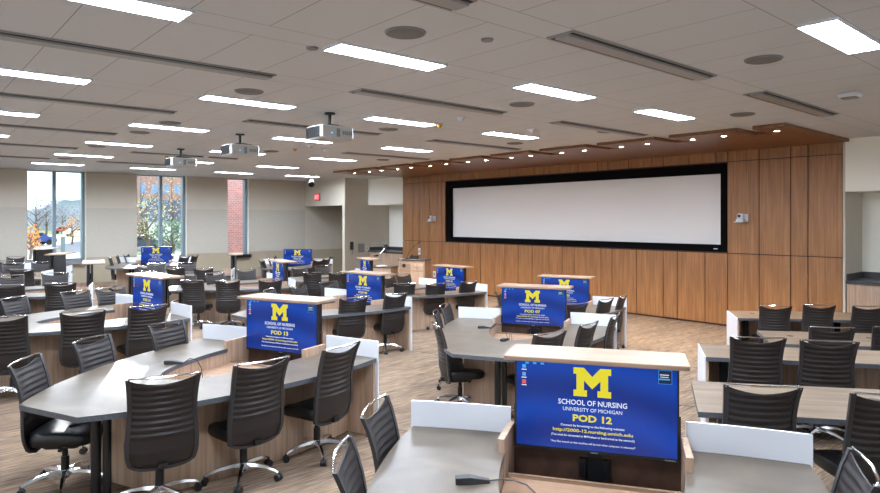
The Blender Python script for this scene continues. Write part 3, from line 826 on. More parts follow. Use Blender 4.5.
# ------------------------------------------------------------------ chair
def build_chair():
    root = empty('task_chair')
    # seat cushion: rounded slab, rows of superellipse sections, faces +y
    b = MB(); rows = []
    N_ = 24
    def sup(a, bb, t, e=.38):
        c, s = math.cos(t), math.sin(t)
        return (a * abs(c) ** e * (1 if c >= 0 else -1), bb * abs(s) ** e * (1 if s >= 0 else -1))
    for k, z in ((.80, .372), (.95, .378), (1.0, .400), (1.0, .445), (.96, .468), (.80, .480), (.4, .476), (.02, .472)):
        rows.append([(*[p for p in (sup(.235 * k, .235 * k, 2 * PI * i / N_)[0], .03 + sup(.235 * k, .235 * k, 2 * PI * i / N_)[1])], z - (.02 * max(0, (sup(1, 1, 2 * PI * i / N_)[1])) if z > .44 else 0)) for i in range(N_)])
    b.grid(rows, closed=True); b.add([tuple(p) for p in rows[0]], [tuple(range(N_))])
    part('seat', b, M['seat'], root, True)
    # back: ribbed mesh between side rails
    def prof(z):
        pts = [(.31, -.170), (.36, -.205), (.45, -.226), (.56, -.232), (.70, -.240), (.82, -.262), (.92, -.292), (1.0, -.325)]
        for (z0, y0), (z1, y1) in zip(pts[:-1], pts[1:]):
            if z0 <= z <= z1: 
                u = (z - z0) / (z1 - z0); return y0 + (y1 - y0) * u
        return pts[0][1] if z < .35 else pts[-1][1]
    def hw(z):
        pts = [(.315, .15), (.33, .195), (.36, .222), (.42, .240), (.52, .243), (.66, .231), (.78, .226), (.90, .232), (1.0, .243)]
        for (z0, y0), (z1, y1) in zip(pts[:-1], pts[1:]):
            if z0 <= z <= z1: return y0 + (y1 - y0) * (z - z0) / (z1 - z0)
        return pts[0][1] if z < .35 else pts[-1][1]
    def cur(u): return .032 * u * u
    b = MB(); NX_ = 8; NZ_ = 78
    front, rear = [], []
    for j in range(NZ_ + 1):
        f = j / NZ_; rf, rr = [], []
        for i in range(NX_ + 1):
            u = -1 + 2 * i / NX_
            ztop = .992 - .045 * (1 - u * u); z = .318 + (ztop - .318) * f
            w = hw(z) - .012
            rib = 0
            if .545 < z < .95:
                ph = ((z - .545) / .045) % 1.0; rib = .013 * (ph if ph < .72 else (1 - ph) / .28 * .72) / .72 * (1 - abs(u) ** 8)
            y = prof(z) + cur(u)
            rf.append((u * w, y + .004 - rib * .8, z)); rr.append((u * w, y - .004 - rib, z))
        front.append(rf); rear.append(rr)
    b.grid(front); b.grid(rear)
    b.grid([front[0], rear[0]]); b.grid([front[-1], rear[-1]])
    part('mesh_back', b, M['mesh'], root, True)
    b = MB()
    for s in (-1, 1):
        A = []
        zs = [.36 + (1.0 - .36) * i / 16 for i in range(17)]
        for z in zs:
            w = hw(z); y = prof(z) + cur(1)
            A.append([(s * (w + .004), y - .012, z), (s * (w + .004), y + .010, z), (s * (w - .026), y + .006, z), (s * (w - .026), y - .015, z)])
        b.grid(A, closed=True); b.add(A[0], [(0, 1, 2, 3)]); b.add(A[-1], [(0, 1, 2, 3)])
    bot = []
    for i in range(13):
        u = -1 + 2 * i / 12; z = .318 + .045 * abs(u) ** 4; y = prof(z) + cur(u)
        w = .220 * (1 if abs(u) < 1 else 1)
        bot.append([(u * w, y - .014, z - .008), (u * w, y + .01, z - .008), (u * w, y + .008, z + .014), (u * w, y - .016, z + .014)])
    b.grid(bot, closed=True)
    part('back_frame', b, M['frame'], root, False)
    b = MB(); z = 1.0; w = hw(z)
    b.tube([(-w + .010, prof(z) + .030, z - .012), (-w + .016, prof(z) + .024, z + .004), (-w * .6, prof(z) + .006, z + .004), (0, prof(z) - .008, z + .003), (w * .6, prof(z) + .006, z + .004), (w - .016, prof(z) + .024, z + .004), (w - .010, prof(z) + .030, z - .012)], .0075, 8)
    part('top_rail', b, M['chrome'], root, True)
    b = MB(); b.bbox(-.09, .09, -.14, .13, .315, .375, r=.02); b.box(-.03, .03, -.235, -.12, .33, .37); part('tilt_mechanism', b, M['blackp'], root)
    b = MB(); b.tube([(.09, .05, .345), (.20, .06, .355)], .007, 6); b.bbox(.19, .24, .045, .075, .345, .365, r=.005); part('lever', b, M['blackp'], root)
    b = MB(); b.cyl((0, 0, .16), (0, 0, .32), .021, n=14); b.cyl((0, 0, .07), (0, 0, .24), .030, n=16); part('gas_lift', b, M['blackp'], root, True)
    b = MB(); b.cyl((0, 0, .085), (0, 0, .135), .046, .038, 16)
    tips = []
    for k in range(5):
        a = 2 * PI * k / 5 + .3; c, s = math.cos(a), math.sin(a); A = []
        for r_, z_, w_, h_ in ((.03, .115, .026, .018), (.10, .118, .022, .015), (.19, .108, .018, .012), (.27, .086, .014, .010), (.30, .070, .013, .009)):
            A.append([(c * r_ - s * w_, s * r_ + c * w_, z_ - h_ * .6), (c * r_ - s * w_ * .6, s * r_ + c * w_ * .6, z_ + h_), (c * r_ + s * w_ * .6, s * r_ - c * w_ * .6, z_ + h_), (c * r_ + s * w_, s * r_ - c * w_, z_ - h_ * .6)])
        b.grid(A, closed=True); b.add(A[-1], [(0, 1, 2, 3)]); tips.append((c * .298, s * .298, a))
    star = part('star_base', b, M['chrome'], root, True)
    for (x, y, a) in tips:
        b = MB(); d = a + 1.2; ax = Vector((math.cos(d), math.sin(d), 0)); p = Vector((x, y, .028))
        b.cyl(p - ax * .026, p - ax * .006, .028, n=14); b.cyl(p + ax * .006, p + ax * .026, .028, n=14)
        b.cyl(p - ax * .008, p + ax * .008, .018, n=8); b.cyl((x, y, .04), (x, y, .075), .010, n=8)
        part('caster', b, M['blackp'], root, True)
    return root
chair0 = build_chair(); chair_used = [False]
def place_chair(x, y, z, deg, label, group, top=True):
    """x, y = middle of the back's top edge; deg = direction the chair faces"""
    o = copy_tree(chair0) if chair_used[0] else chair0
    chair_used[0] = True
    d = .31 if top else 0
    fx, fy = math.cos(R(deg)), math.sin(R(deg))
    o.location = (x + fx * d, y + fy * d, z); o.rotation_euler = (0, 0, R(deg - 90))
    return tag(o, label, 'chair', group)

SLOT = [(.50, 1.23, 5), (1.36, 1.06, 17), (2.15, .72, 34)]
POSN = ['nearest its screen', 'middle seat', 'nearest the tip']
A_, B_, C_ = 0.0, MIDDLE, FRONT
# number, x, y, floor height, angle, desk name, screen description, console?, chair scale, measured chairs {(side, slot): (x, y) or None}
PODS = [
    ('12', 3.195, 2.28, A_, -57.6, 'POD 12 table', 'large foreground screen reading POD 12', True, 1,
        {('L', 0): (2.18, 3.12), ('L', 1): (1.62, 2.59), ('R', 0): (3.31, .91), ('L', 2): None, ('R', 2): None, ('R', 1): None}),
    ('13', 3.14, 6.17, A_, -67.5, 'POD 13 table', 'screen reading POD 13 at left centre', True, 1,
        {('L', 0): (2.26, 7.07), ('L', 1): (1.44, 6.60), ('L', 2): (.82, 5.93), ('R', 0): (3.02, 4.76), ('R', 1): (2.23, 4.66), ('R', 2): (1.48, 4.65)}),
    ('07', 7.10, 6.12, B_, -62.5, 'POD 07 table', 'screen reading POD 07 just behind the foreground desk', True, 1.115,
        {('L', 0): (5.53, 6.30), ('L', 1): (5.01, 5.87), ('L', 2): (4.42, 5.18), ('R', 0): (6.45, 4.29), ('R', 1): (5.71, 4.12), ('R', 2): (4.96, 4.04)}),
    ('14', 2.94, 10.0, A_, -81, 'POD 14 table', 'tilted screen reading POD 14 under a sunlit ledge', True, 1,
        {('R', 0): (2.55, 8.60), ('R', 1): (1.80, 8.60), ('R', 2): (1.01, 8.72), ('L', 0): (2.75, 11.3), ('L', 1): (2.20, 11.1), ('L', 2): (1.36, 10.75)}),
    ('08', 6.60, 9.74, B_, -82, 'POD 08 table', 'screen reading POD 08 at the centre', True, 1.12,
        {('R', 0): (5.78, 7.64), ('R', 1): (5.03, 7.65), ('R', 2): (4.3, 7.9), ('L', 0): (5.95, 9.9), ('L', 1): (5.21, 9.65), ('L', 2): (4.60, 9.46)}),
    ('02', 10.0, 7.82, C_, -68, 'POD 02 table', 'half-hidden screen reading POD 02 behind POD 07', True, 1.22,
        {('R', 0): (8.35, 5.42), ('R', 1): (7.77, 5.32), ('R', 2): (7.03, 5.29), ('L', 0): (8.0, 7.5), ('L', 1): (7.51, 7.13), ('L', 2): (7.2, 6.95)}),
    ('03', 10.2, 11.4, C_, -88, 'POD 03 table', 'screen reading POD 03 left of the white wide screen', True, 1.245,
        {('R', 0): (7.93, 8.33), ('R', 1): (7.25, 8.44), ('R', 2): (6.83, 8.81), ('L', 0): (7.93, 10.29), ('L', 1): (7.43, 10.11), ('L', 2): (6.9, 9.9)}),
    ('09', 6.98, 13.85, B_, -101, 'table beyond POD 08', 'nearly edge-on screen behind the POD 13 ledge', True, 1.127,
        {('R', 0): (5.35, 10.9), ('R', 1): (4.69, 11.27), ('R', 2): (4.20, 11.7), ('L', 0): (6.03, 13.49), ('L', 1): (5.14, 13.03), ('L', 2): (4.5, 12.8)}),
    ('04', 10.35, 15.2, C_, -108, 'table in front of the lectern', 'narrow edge-on screen in front of the lectern', True, 1.2545,
        {('R', 0): (7.14, 11.47), ('R', 1): (6.73, 11.82), ('R', 2): None, ('L', 0): (7.94, 13.47), ('L', 1): (7.18, 13.2), ('L', 2): (6.6, 13.2)}),
    ('15', 3.00, 14.0, A_, -103, 'table behind POD 14', 'edge-on screen with pale ledge left of the POD 14 screen', True, 1,
        {('R', 0): (2.3, 12.7), ('R', 1): (1.57, 12.91), ('R', 2): (.95, 13.1), ('L', 0): (2.66, 15.19), ('L', 1): (1.87, 15.09), ('L', 2): (1.2, 14.9)}),
    ('10', 7.45, 17.6, B_, -116, 'table by the narrow window', 'edge-on screen with pink-brown ledge near the narrow window', True, 1.127,
        {('R', 0): (5.45, 14.46), ('R', 1): (5.03, 15.06), ('R', 2): (4.26, 14.4), ('L', 0): (5.86, 16.65), ('L', 1): (5.15, 16.82), ('L', 2): (4.74, 16.24)}),
    ('16', 3.18, 18.1, A_, -116, 'table before the first window', 'dark screen side seen against the first window, right one', True, 1,
        {('R', 0): (2.28, 16.75), ('R', 1): (1.6, 17.3), ('R', 2): None, ('L', 0): (3.10, 19.35), ('L', 1): (2.45, 19.26), ('L', 2): (1.9, 18.9)}),
    ('17', 3.40, 21.4, A_, -124, 'farthest left table', 'dark screen back against the first window, left one', True, 1,
        {('R', 0): (2.42, 20.47), ('R', 1): (1.75, 20.7), ('R', 2): None, ('L', 0): (2.95, 22.6), ('L', 1): None, ('L', 2): None}),
    ('11', 6.5, 21.2, A_, -38, 'table under the second window', 'screen standing free in front of the second window', False, 1,
        {('L', 0): (5.78, 21.9), ('L', 1): (5.36, 21.3), ('L', 2): (5.0, 20.7), ('R', 2): None, ('R', 0): (7.35, 20.1), ('R', 1): (6.85, 19.6)}),
    ('05', 10.55, 19.5, B_, -40, 'table near the far corner', 'free-standing screen in front of the far tan wall', False, 1.127,
        {('L', 2): (7.76, 16.4), ('L', 1): (8.32, 17.12), ('L', 0): (8.92, 17.95), ('R', 2): (9.08, 15.55), ('R', 1): (9.6, 16.01), ('R', 0): (10.25, 16.79)}),
]
DL = {'12': 'boat-shaped grey-topped table in the foreground with the POD 12 screen', '13': 'boat-shaped grey-topped table at lower left with the POD 13 screen', '07': 'rounded grey-topped table right of centre with the POD 07 screen',
      '14': 'sun-streaked grey table at left middle with the POD 14 screen', '08': 'grey-topped table at the centre with the POD 08 screen', '02': 'grey-topped table behind POD 07, nearest the wood wall', '03': 'grey-topped table with the POD 03 screen, beside the wood wall',
      '09': 'grey-topped table beyond POD 08, its screen edge-on', '04': 'grey-topped table in front of the lectern', '15': 'sunlit grey table behind POD 14 with curved white panel', '10': 'grey-topped table by the narrow third window', '16': 'grey table before the first window, second from the wall',
      '17': 'grey table at far left, closest to the first window', '11': 'grey table with wood side under the second window, no ledge', '05': 'grey table near the far corner with a free-standing screen'}
first = True
for (num, x, y, z, th, dl_, tl_, console, cs, ov) in PODS:
    d = make_desk(x, y, z, th, DL[num], first)
    make_tv(x, y, z, th, num, tl_, first)
    c, s = math.cos(R(th)), math.sin(R(th))
    for side in 'LR':
        for k_, (a, bb, kk) in enumerate(SLOT):
            p = ov.get((side, k_), 'auto')
            if p is None: continue
            if p == 'auto':
                lx_ = bb if side == 'R' else -bb; ly_ = -a
                p = (x + c * lx_ - s * ly_, y + s * lx_ + c * ly_)
            else: p = (p[0] * cs, p[1] * cs)
            face = th + (180 - kk if side == 'R' else kk)
            place_chair(p[0], p[1], z, face, 'black task chair, %s side of the %s, %s' % ('right' if side == 'R' else 'left', dl_, POSN[k_]), 'task chairs round the pod desks')
    if console: add_console(d)
    first = False

# ------------------------------------------------------------------ straight rows on the right
def row_desk(x, y, z, deg, L_, D_, K_, label, end, panel=True):
    """x, y = near-left corner of the top; deg = direction along the row; K_ = skew of the left end"""
    root = empty('row_desk', (x, y, z), R(deg)); tag(root, label, 'desk', 'straight desks on the right')
    out = [(0, 0), (L_, 0), (L_, D_), (K_, D_)]
    b = MB(); b.prism(out, ZT - .002, ZT, M['desktop_row']); b.prism(out, ZT - .04, ZT - .002, M['edge'])
    part('worktop', b, None, root)
    if end:
        b = MB(); b.prism([(-.012, 0), (0, 0), (K_, D_ + .02), (K_ - .012, D_ + .02)], 0, ZT, M['white']); part('privacy_panel', b, None, root)
        b = MB(); b.prism([(.002, .02), (.03, .02), (K_ + .03, D_), (K_ + .002, D_)], 0, ZT - .041, M['ash']); part('end_panel', b, None, root)
    if panel:
        b = MB(); b.box(K_ + .06, L_ - .05, D_ - .1, D_ - .075, 0.0, ZT - .04); part('front_panel', b, M['ash'], root)
    for xx in (K_ + .10, K_ + .12 + (L_ - .3) / 2, L_ - .2):
        b = MB(); b.bbox(xx, xx + .09, D_ - .52, D_ - .43, 0, ZT - .041, r=.015); part('leg', b, M['black'], root)
    for xx in (.42, 1.35, 2.2):
        if xx < L_ - .2:
            b = MB(); b.cyl((xx, D_ * .62, ZT + .0005), (xx, D_ * .62, ZT + .004), .04, .038, 18); part('grommet', b, M['blackp'], root)
    return root
row_desk(4.32, 2.21, A_, -52, 3.2, .90, .12, 'nearest straight desk at the lower right, brown laminate top', False, False)
row_desk(6.10, 3.04, A_, -53, 3.2, .69, .06, 'second straight desk on the right, with white end panel', True)
row_desk(8.05, 3.20, B_, -50, 3.2, .95, .13, 'third straight desk on the right, plain end and round grommet', False)
row_desk(10.68, 4.78, C_, -48, 3.2, .90, .12, 'farthest straight desk on the right, nearest the wood wall', True)
RC = [((4.38, 1.79), 1, A_, 40, 'nearest straight desk, left one'), ((4.80, 1.18), 1, A_, 47, 'nearest straight desk, at the right edge'),
      ((6.15, 2.56), 1, A_, 38, 'second straight desk, left one'), ((6.46, 2.06), 1, A_, 38, 'second straight desk, middle one'), ((6.83, 1.50), 1, A_, 38, 'second straight desk, cut by the right edge'),
      ((7.44, 2.36), 1.127, B_, 38, 'third straight desk, left one'), ((7.93, 1.93), 1.127, B_, 38, 'third straight desk, cut by the right edge'),
      ((8.77, 3.43), 1.2545, C_, 40, 'farthest straight desk, left one'), ((9.27, 3.09), 1.2545, C_, 40, 'farthest straight desk, middle one'), ((9.63, 2.64), 1.2545, C_, 44, 'farthest straight desk, right one')]
for (p, f, z, dg, lb) in RC:
    back = {A_: 0.0, B_: .15, C_: .21}[z]
    place_chair(p[0] * f - 1.02 * back, p[1] * f - .42 * back, z, dg, 'black ribbed-back task chair at the ' + lb, 'task chairs at the straight desks')
o = empty('tissue_box', (12.25, 4.15, C_ + ZT + .001), R(-48)); tag(o, 'small white box lying on the farthest straight desk', 'box')
b = MB(); b.bbox(-.09, .09, -.06, .06, 0, .05, r=.006); part('carton', b, M['white'], o); b = MB(); b.box(-.03, .03, -.02, .02, .0502, .058); part('tissue', b, M['beige_white'], o)

# ------------------------------------------------------------------ connector hubs with cables
def hub(x, y, z, rot, label, cable):
    t = empty('cable_hub', (x, y, z + ZT + .001), R(rot)); tag(t, label, 'connector', 'black connectors on the desks')
    b = MB()
    A = [[(-.075, -.028, 0), (-.075, .028, 0), (-.075, .024, .030), (-.075, -.024, .030)], [(.0, -.034, 0), (.0, .034, 0), (.0, .026, .034), (.0, -.026, .034)], [(.10, -.018, 0), (.10, .018, 0), (.10, .012, .014), (.10, -.012, .014)]]
    b.grid(A, closed=True); b.add(A[0], [(0, 1, 2, 3)]); b.add(A[-1], [(0, 1, 2, 3)]); part('body', b, M['blackp'], t)
    b = MB(); b.tube(cable, .004, 6); part('cable', b, M['blackp'], t, True)
hub(2.27, 2.38, A_, -38, 'black wedge-shaped connector with a thin cable on the POD 12 desk', [(.10, 0, .008), (.16, 0, .014), (.22, -.01, .010), (.28, -.05, .005), (.32, -.10, -.02), (.33, -.13, -.14)])
hub(6.20, 6.24, B_, -45, 'black connector on the POD 07 desk, left of the opening', [(.10, 0, .008), (.17, .02, .06), (.24, .02, .05), (.30, .0, -.02), (.33, -.02, -.13)])
hub(5.77, 5.43, B_, 15, 'black connector on the POD 07 desk, right of the opening', [(.10, 0, .008), (.17, .02, .05), (.24, .04, .04), (.30, .06, -.03), (.33, .08, -.13)])
hub(2.04, 6.17, A_, -40, 'black connector on the POD 13 desk beside the opening', [(.10, 0, .008), (.16, .0, .05), (.23, -.02, .04), (.28, -.04, -.03), (.30, -.06, -.13)])

# ------------------------------------------------------------------ lectern and side table in the far corner
t = empty('lectern', (12.62, 15.75, FRONT), R(-57)); tag(t, 'light wood lectern with dark top, drawer and round port', 'lectern')
b = MB(); b.box(-.42, .42, -.32, .32, .06, 1.11); part('body', b, M['ash'], t)
b = MB(); b.box(-.40, .40, -.30, .30, 0, .06); part('plinth', b, M['blackp'], t)
b = MB(); b.bbox(-.45, .45, -.35, .35, 1.11, 1.15, r=.01); part('top', b, M['counter'], t)
b = MB(); b.bbox(-.02, .40, -.345, -.32, .80, 1.02, r=.004); d = part('drawer', b, M['ash'], t)
b = MB(); b.box(.12, .26, -.365, -.352, .90, .915); b.box(.13, .14, -.355, -.345, .90, .915); b.box(.24, .25, -.355, -.345, .90, .915); part('handle', b, M['steel'], d)
b = MB(); b.bbox(-.02, .40, -.345, -.32, .10, .78, r=.004); part('door', b, M['ash'], t)
b = MB(); b.cyl((-.25, -.33, .95), (-.25, -.318, .95), .06, n=20); part('cable_port', b, M['blackp'], t)
b = MB(); b.box(-.40, -.04, -.325, -.319, .10, 1.02); part('front_panel', b, M['ash_h'], t)
t = empty('gooseneck_microphone', (12.45, 15.95, FRONT + 1.151)); tag(t, 'thin gooseneck microphone rising from the lectern', 'microphone')
b = MB(); b.cyl((0, 0, 0), (0, 0, .02), .05, n=16); part('base', b, M['blackp'], t, True)
b = MB(); b.tube([(0, 0, .02), (.05, -.04, .18), (.16, -.12, .36), (.30, -.22, .50)], .007, 6); part('neck', b, M['blackp'], t, True)
b = MB(); b.cyl((.30, -.22, .50), (.35, -.26, .53), .014, .018, 10); part('capsule', b, M['blackp'], t, True)
t = empty('desk_phone', (12.62, 15.80, FRONT + 1.151), R(-57)); tag(t, 'black phone lying on the lectern top', 'telephone')
b = MB(); b.add([(-.12, -.1, 0), (.12, -.1, 0), (.12, .1, 0), (-.12, .1, 0), (-.12, -.1, .02), (.12, -.1, .02), (.12, .1, .09), (-.12, .1, .09)], [(0, 1, 2, 3), (4, 5, 6, 7), (0, 1, 5, 4), (1, 2, 6, 5), (2, 3, 7, 6), (3, 0, 4, 7)]); part('body', b, M['blackp'], t)
b = MB(); b.tube([(-.09, -.1, .05), (-.09, .0, .085), (-.09, .1, .12)], .018, 8); part('handset', b, M['blackp'], t, True)

t = empty('equipment_table', (12.15, 16.75, FRONT), R(-57)); tag(t, 'lower light wood equipment table left of the lectern', 'table')
b = MB(); b.box(-.55, .35, -.33, .33, .05, .85); part('body', b, M['ash'], t)
b = MB(); b.bbox(-.58, .38, -.36, .36, .85, .88, r=.01); part('top', b, M['counter'], t)
b = MB(); b.box(-.53, .33, -.31, .31, 0, .05); part('plinth', b, M['blackp'], t)
t = empty('document_camera', (12.05, 16.75, FRONT + .881), R(10)); tag(t, 'silver document camera with folding arm and black head on the side table', 'document camera')
b = MB(); b.bbox(-.16, .16, -.12, .12, 0, .035, r=.02); part('base', b, M['white'], t)
b = MB(); b.cyl((0, .05, .03), (0, .05, .42), .022, n=12); b.tube([(0, .05, .40), (-.14, .0, .45), (-.28, -.06, .38)], .018, 8); b.tube([(0, .05, .40), (.12, .06, .50), (.22, .06, .58)], .018, 8); part('arm', b, M['steel'], t, True)
b = MB(); b.bbox(.20, .28, -.02, .14, .42, .70, r=.02); part('display_head', b, M['blackp'], t)
b = MB(); b.bbox(-.38, -.24, -.12, -.0, .33, .39, r=.02); part('camera_head', b, M['blackp'], t)

UNIT[0] = PU
# ------------------------------------------------------------------ devices on walls
def wall_cam(y, z, label):
    t = empty('wall_camera', pl(WX, y, z)); tag(t, label, 'camera', 'white cameras on the wood wall')
    b = MB(); b.box(-.02, 0, -.10, .10, -.10, .06); b.box(-.20, 0, -.09, .09, -.10, -.085); part('bracket', b, M['white'], t)
    b = MB(); b.bbox(-.18, -.04, -.07, .07, -.085, -.03, r=.02); part('base', b, M['white'], t)
    b = MB(); b.bbox(-.17, -.05, -.055, .055, -.03, .07, r=.025); hd = part('camera_head', b, M['white'], t)
    b = MB(); b.cyl((-.17, 0, .02), (-.185, 0, .02), .03, n=16); part('lens', b, M['blackp'], hd, True)
wall_cam(5.50, 2.15, 'white camera on a shelf bracket right of the wide screen')
wall_cam(14.72, 2.15, 'white camera on a bracket at the left end of the wood wall')
def plate(name, loc, rz, w, h, label, cat, m=None, detail=None):
    t = empty(name, pl(*loc), rz); tag(t, label, cat)
    b = MB(); b.bbox(-w / 2, w / 2, -.012, 0, -h / 2, h / 2, r=.003); part('cover_plate', b, m or M['white'], t)
    b = MB(); b.box(-w / 4, w / 4, -.016, -.011, -h / 4, h / 4); part(detail or 'insert', b, M['grey'], t)
plate('control_panel', (WX, 15.4, 1.12), -PI / 2, .10, .2, 'small white touch panel on the wood wall behind the lectern', 'wall panel', None, 'display')
plate('floor_outlet_box', (WX, 14.96, .48), -PI / 2, .07, .15, 'left white outlet low on the wood wall beside the lectern', 'outlet', None, 'socket')
plate('floor_outlet_box', (WX, 14.68, .46), -PI / 2, .12, .18, 'right larger white outlet low on the wood wall', 'outlet', None, 'socket')
t = empty('wall_phone', pl(11.85, 18.2, 1.22)); tag(t, 'black wall telephone in the far corner', 'telephone')
b = MB(); b.bbox(-.06, .06, -.05, 0, -.12, .14, r=.01); part('body', b, M['blackp'], t)
b = MB(); b.tube([(0, -.06, .12), (0, -.09, 0), (0, -.06, -.12)], [.03, .018, .03], 8); part('handset', b, M['blackp'], t, True)
b = MB(); b.tube([(0, -.03, -.12), (.02, -.03, -.22), (.0, -.03, -.3)], .008, 6); part('cord', b, M['blackp'], t, True)
plate('thermostat_panel', (12.24, 18.2, 1.14), 0, .26, .30, 'grey square control panel beside the wall telephone', 'wall panel', M['grey'], 'display')
plate('wall_switch', (12.38 + .12, 18.2, 1.12), 0, .09, .13, 'white switch right of the grey control panel', 'switch', None, 'rocker')
for i, xx in enumerate((12.72, 12.86, 13.0, 13.14, 13.28)):
    plate('wall_outlet', (xx, 18.2, 1.24), 0, .07, .11, 'white outlet above the far counter, %s from the left' % on[i], 'outlet', None, 'socket')
    
UNIT[0] = 1.0
# ------------------------------------------------------------------ outside
GZ = -.75
b = MB(); b.box(-90, 140, 24.3, 60, GZ - .2, GZ); b.box(-90, -4.1, -60, 24.3, GZ - .2, GZ); b.box(-4.1, 140, -60, -5.3, GZ - .2, GZ); b.box(-90, 140, 106, 200, GZ - .2, GZ)
grass = plain('lawn', srgb(140, 154, 96), 0.95, noise=0.15, nscale=.6)
struct('ground_lawn', b, grass)
b = MB(); b.box(-40, -4.1, -30, 24.3, GZ, GZ + .02); b.box(-4.1, 40, -30, -5.3, GZ, GZ + .02); b.box(-40, 40, 24.3, 34, GZ, GZ + .02); struct('ground_bounce', b, plain('pale_bounce', srgb(206, 208, 214), .9, noise=.05, nscale=2))  # added pale ground, unseen, bounces neutral daylight into the room
b = MB(); b.box(-90, 140, 60, 106, GZ - .2, GZ); struct('ground_road', b, M['asphalt'])
b = MB(); b.box(-90, 140, 52, 54, GZ, GZ + .01); struct('ground_path', b, M['beige_white'])
def leaf_mat(n, c1): return plain(n, c1, .8, noise=.25, nscale=1.5)
LM = dict(grey=leaf_mat('bare_twigs', srgb(150, 148, 158)), yellow=leaf_mat('yellow_leaves', srgb(214, 186, 112)), orange=leaf_mat('orange_leaves', srgb(222, 150, 70)), green=leaf_mat('green_leaves', srgb(104, 132, 104)), pale=leaf_mat('pale_leaves', srgb(186, 184, 142)))
def tree(x, y, h, r, key, label, n=420, size=.35):
    t = empty('tree', (x, y, GZ)); tag(t, label, 'tree', 'trees outside the windows')
    b = MB(); b.tube([(0, 0, 0), (.1, 0, h * .3), (0, .1, h * .6), (0, 0, h * .9)], [.05 * r + .06, .04 * r + .04, .05, .02], 7)
    for k in range(9):
        a = random.uniform(0, 2 * PI); z0 = h * random.uniform(.25, .6); L_ = r * random.uniform(.6, 1)
        b.tube([(0, 0, z0), (math.cos(a) * L_ * .5, math.sin(a) * L_ * .5, z0 + L_ * .4), (math.cos(a) * L_, math.sin(a) * L_, z0 + L_ * .8)], [.06, .04, .015], 5)
    part('trunk', b, M['bark'], t)
    b = MB()
    for k in range(n):
        while True:
            p = Vector([random.uniform(-1, 1) for _ in range(3)])
            if p.length < 1: break
        p = Vector((p.x * r, p.y * r, h * .62 + p.z * h * .38)); s = size * random.uniform(.5, 1.1)
        u = Vector([random.uniform(-1, 1) for _ in range(3)]).normalized(); w = u.orthogonal().normalized()
        b.add([p - u * s * .5, p + w * s * .35, p + u * s * .5, p - w * s * .35], [(0, 1, 2, 3)])
    part('foliage', b, LM[key], t)
# view rays from the camera: world direction for picture column px
def ray(px, dist):
    u = (px - 440) / FPX; a = R(40.95)
    dx, dy = math.sin(a) + u * math.cos(a), math.cos(a) - u * math.sin(a)
    return dx * dist, dy * dist
for px, dist, h, r, key, lb, n in [
    (36, 70, 6.0, 3.4, 'grey', 'tall bare tree at the left edge of the first window', 260), (30, 46, 2.6, .9, 'orange', 'small orange tree at the left of the first window', 160),
    (46, 96, 6.0, 2.2, 'grey', 'grey bare tree far off, left of the mullion of the first window', 300), (62, 124, 5.6, 2.6, 'grey', 'grey bare tree far off, right of the mullion of the first window', 300),
    (82, 106, 5.6, 2.4, 'grey', 'grey bare tree far off at the right of the first window', 300), (72, 74, 3.3, 1.2, 'orange', 'yellow-orange tree in the right half of the first window', 160),
    (147, 46, 4.6, 1.9, 'pale', 'pale half-bare tree in the left half of the second window', 300), (141, 70, 9.0, 3.2, 'grey', 'bare tall tree at the left of the second window', 300),
    (172, 76, 9.6, 3.2, 'yellow', 'yellow-leaved tree in front of the brick block, second window', 500), (172, 44, 3.0, 1.4, 'green', 'round green shrub in the right half of the second window', 500)]:
    x, y = ray(px, dist); tree(x, y, h, r, key, lb, n, .45 if dist > 80 else .26)
b = MB()
for k in range(700):
    px = 120 + 90 * random.random(); x, y = ray(px, 36 + random.random()); z = GZ + random.random() * .9
    u = Vector([random.uniform(-1, 1) for _ in range(3)]).normalized() * .14; w = u.orthogonal().normalized() * .1; p = Vector((x, y, z))
    b.add([p - u, p + w, p + u, p - w], [(0, 1, 2, 3)])
o = b.build('hedge', LM['green']); tag(o, 'low clipped green hedge outside the second window', 'hedge')
# wooded hill line
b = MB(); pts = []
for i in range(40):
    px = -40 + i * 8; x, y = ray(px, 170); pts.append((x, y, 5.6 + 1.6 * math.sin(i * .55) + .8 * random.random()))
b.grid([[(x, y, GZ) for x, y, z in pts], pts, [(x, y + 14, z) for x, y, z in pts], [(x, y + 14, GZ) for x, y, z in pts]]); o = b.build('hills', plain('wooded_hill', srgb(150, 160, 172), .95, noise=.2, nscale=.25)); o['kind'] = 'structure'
# brick wing close to the narrow window
t = empty('brick_building', (9.95, 26.4, GZ)); tag(t, 'pink-red brick building wing filling the narrow third window', 'building')
b = MB(); b.box(0, 6, 0, .4, 0, 8); part('brick_wall', b, M['brick'], t); b = MB(); b.box(0, 6, -.05, .45, 8, 8.2); part('coping', b, M['grey'], t)
# house with dark roof and chimney
hx, hy = ray(181, 90); t = empty('house', (hx, hy, GZ), R(-12)); tag(t, 'white house with dark slate roof and brick chimney, second window', 'house')
b = MB(); b.box(-4.5, 4.5, -3, 3, 0, 2.6); part('wall', b, M['beige_white'], t)
b = MB(); b.add([(-4.9, -3.4, 2.6), (4.9, -3.4, 2.6), (4.9, 3.4, 2.6), (-4.9, 3.4, 2.6), (-4.2, 0, 5.6), (4.2, 0, 5.6)], [(0, 1, 5, 4), (1, 2, 5), (2, 3, 4, 5), (3, 0, 4), (0, 1, 2, 3)]); part('roof', b, M['roof'], t)
b = MB(); b.box(.4, 1.3, -2.4, -1.6, 2.8, 6.4); part('chimney', b, M['brick'], t)
for xx in (-3, -1, 1.6, 3.2): b = MB(); b.box(xx - .4, xx + .4, -3.03, -2.98, 1.0, 2.1); part('window', b, M['roof'], t)
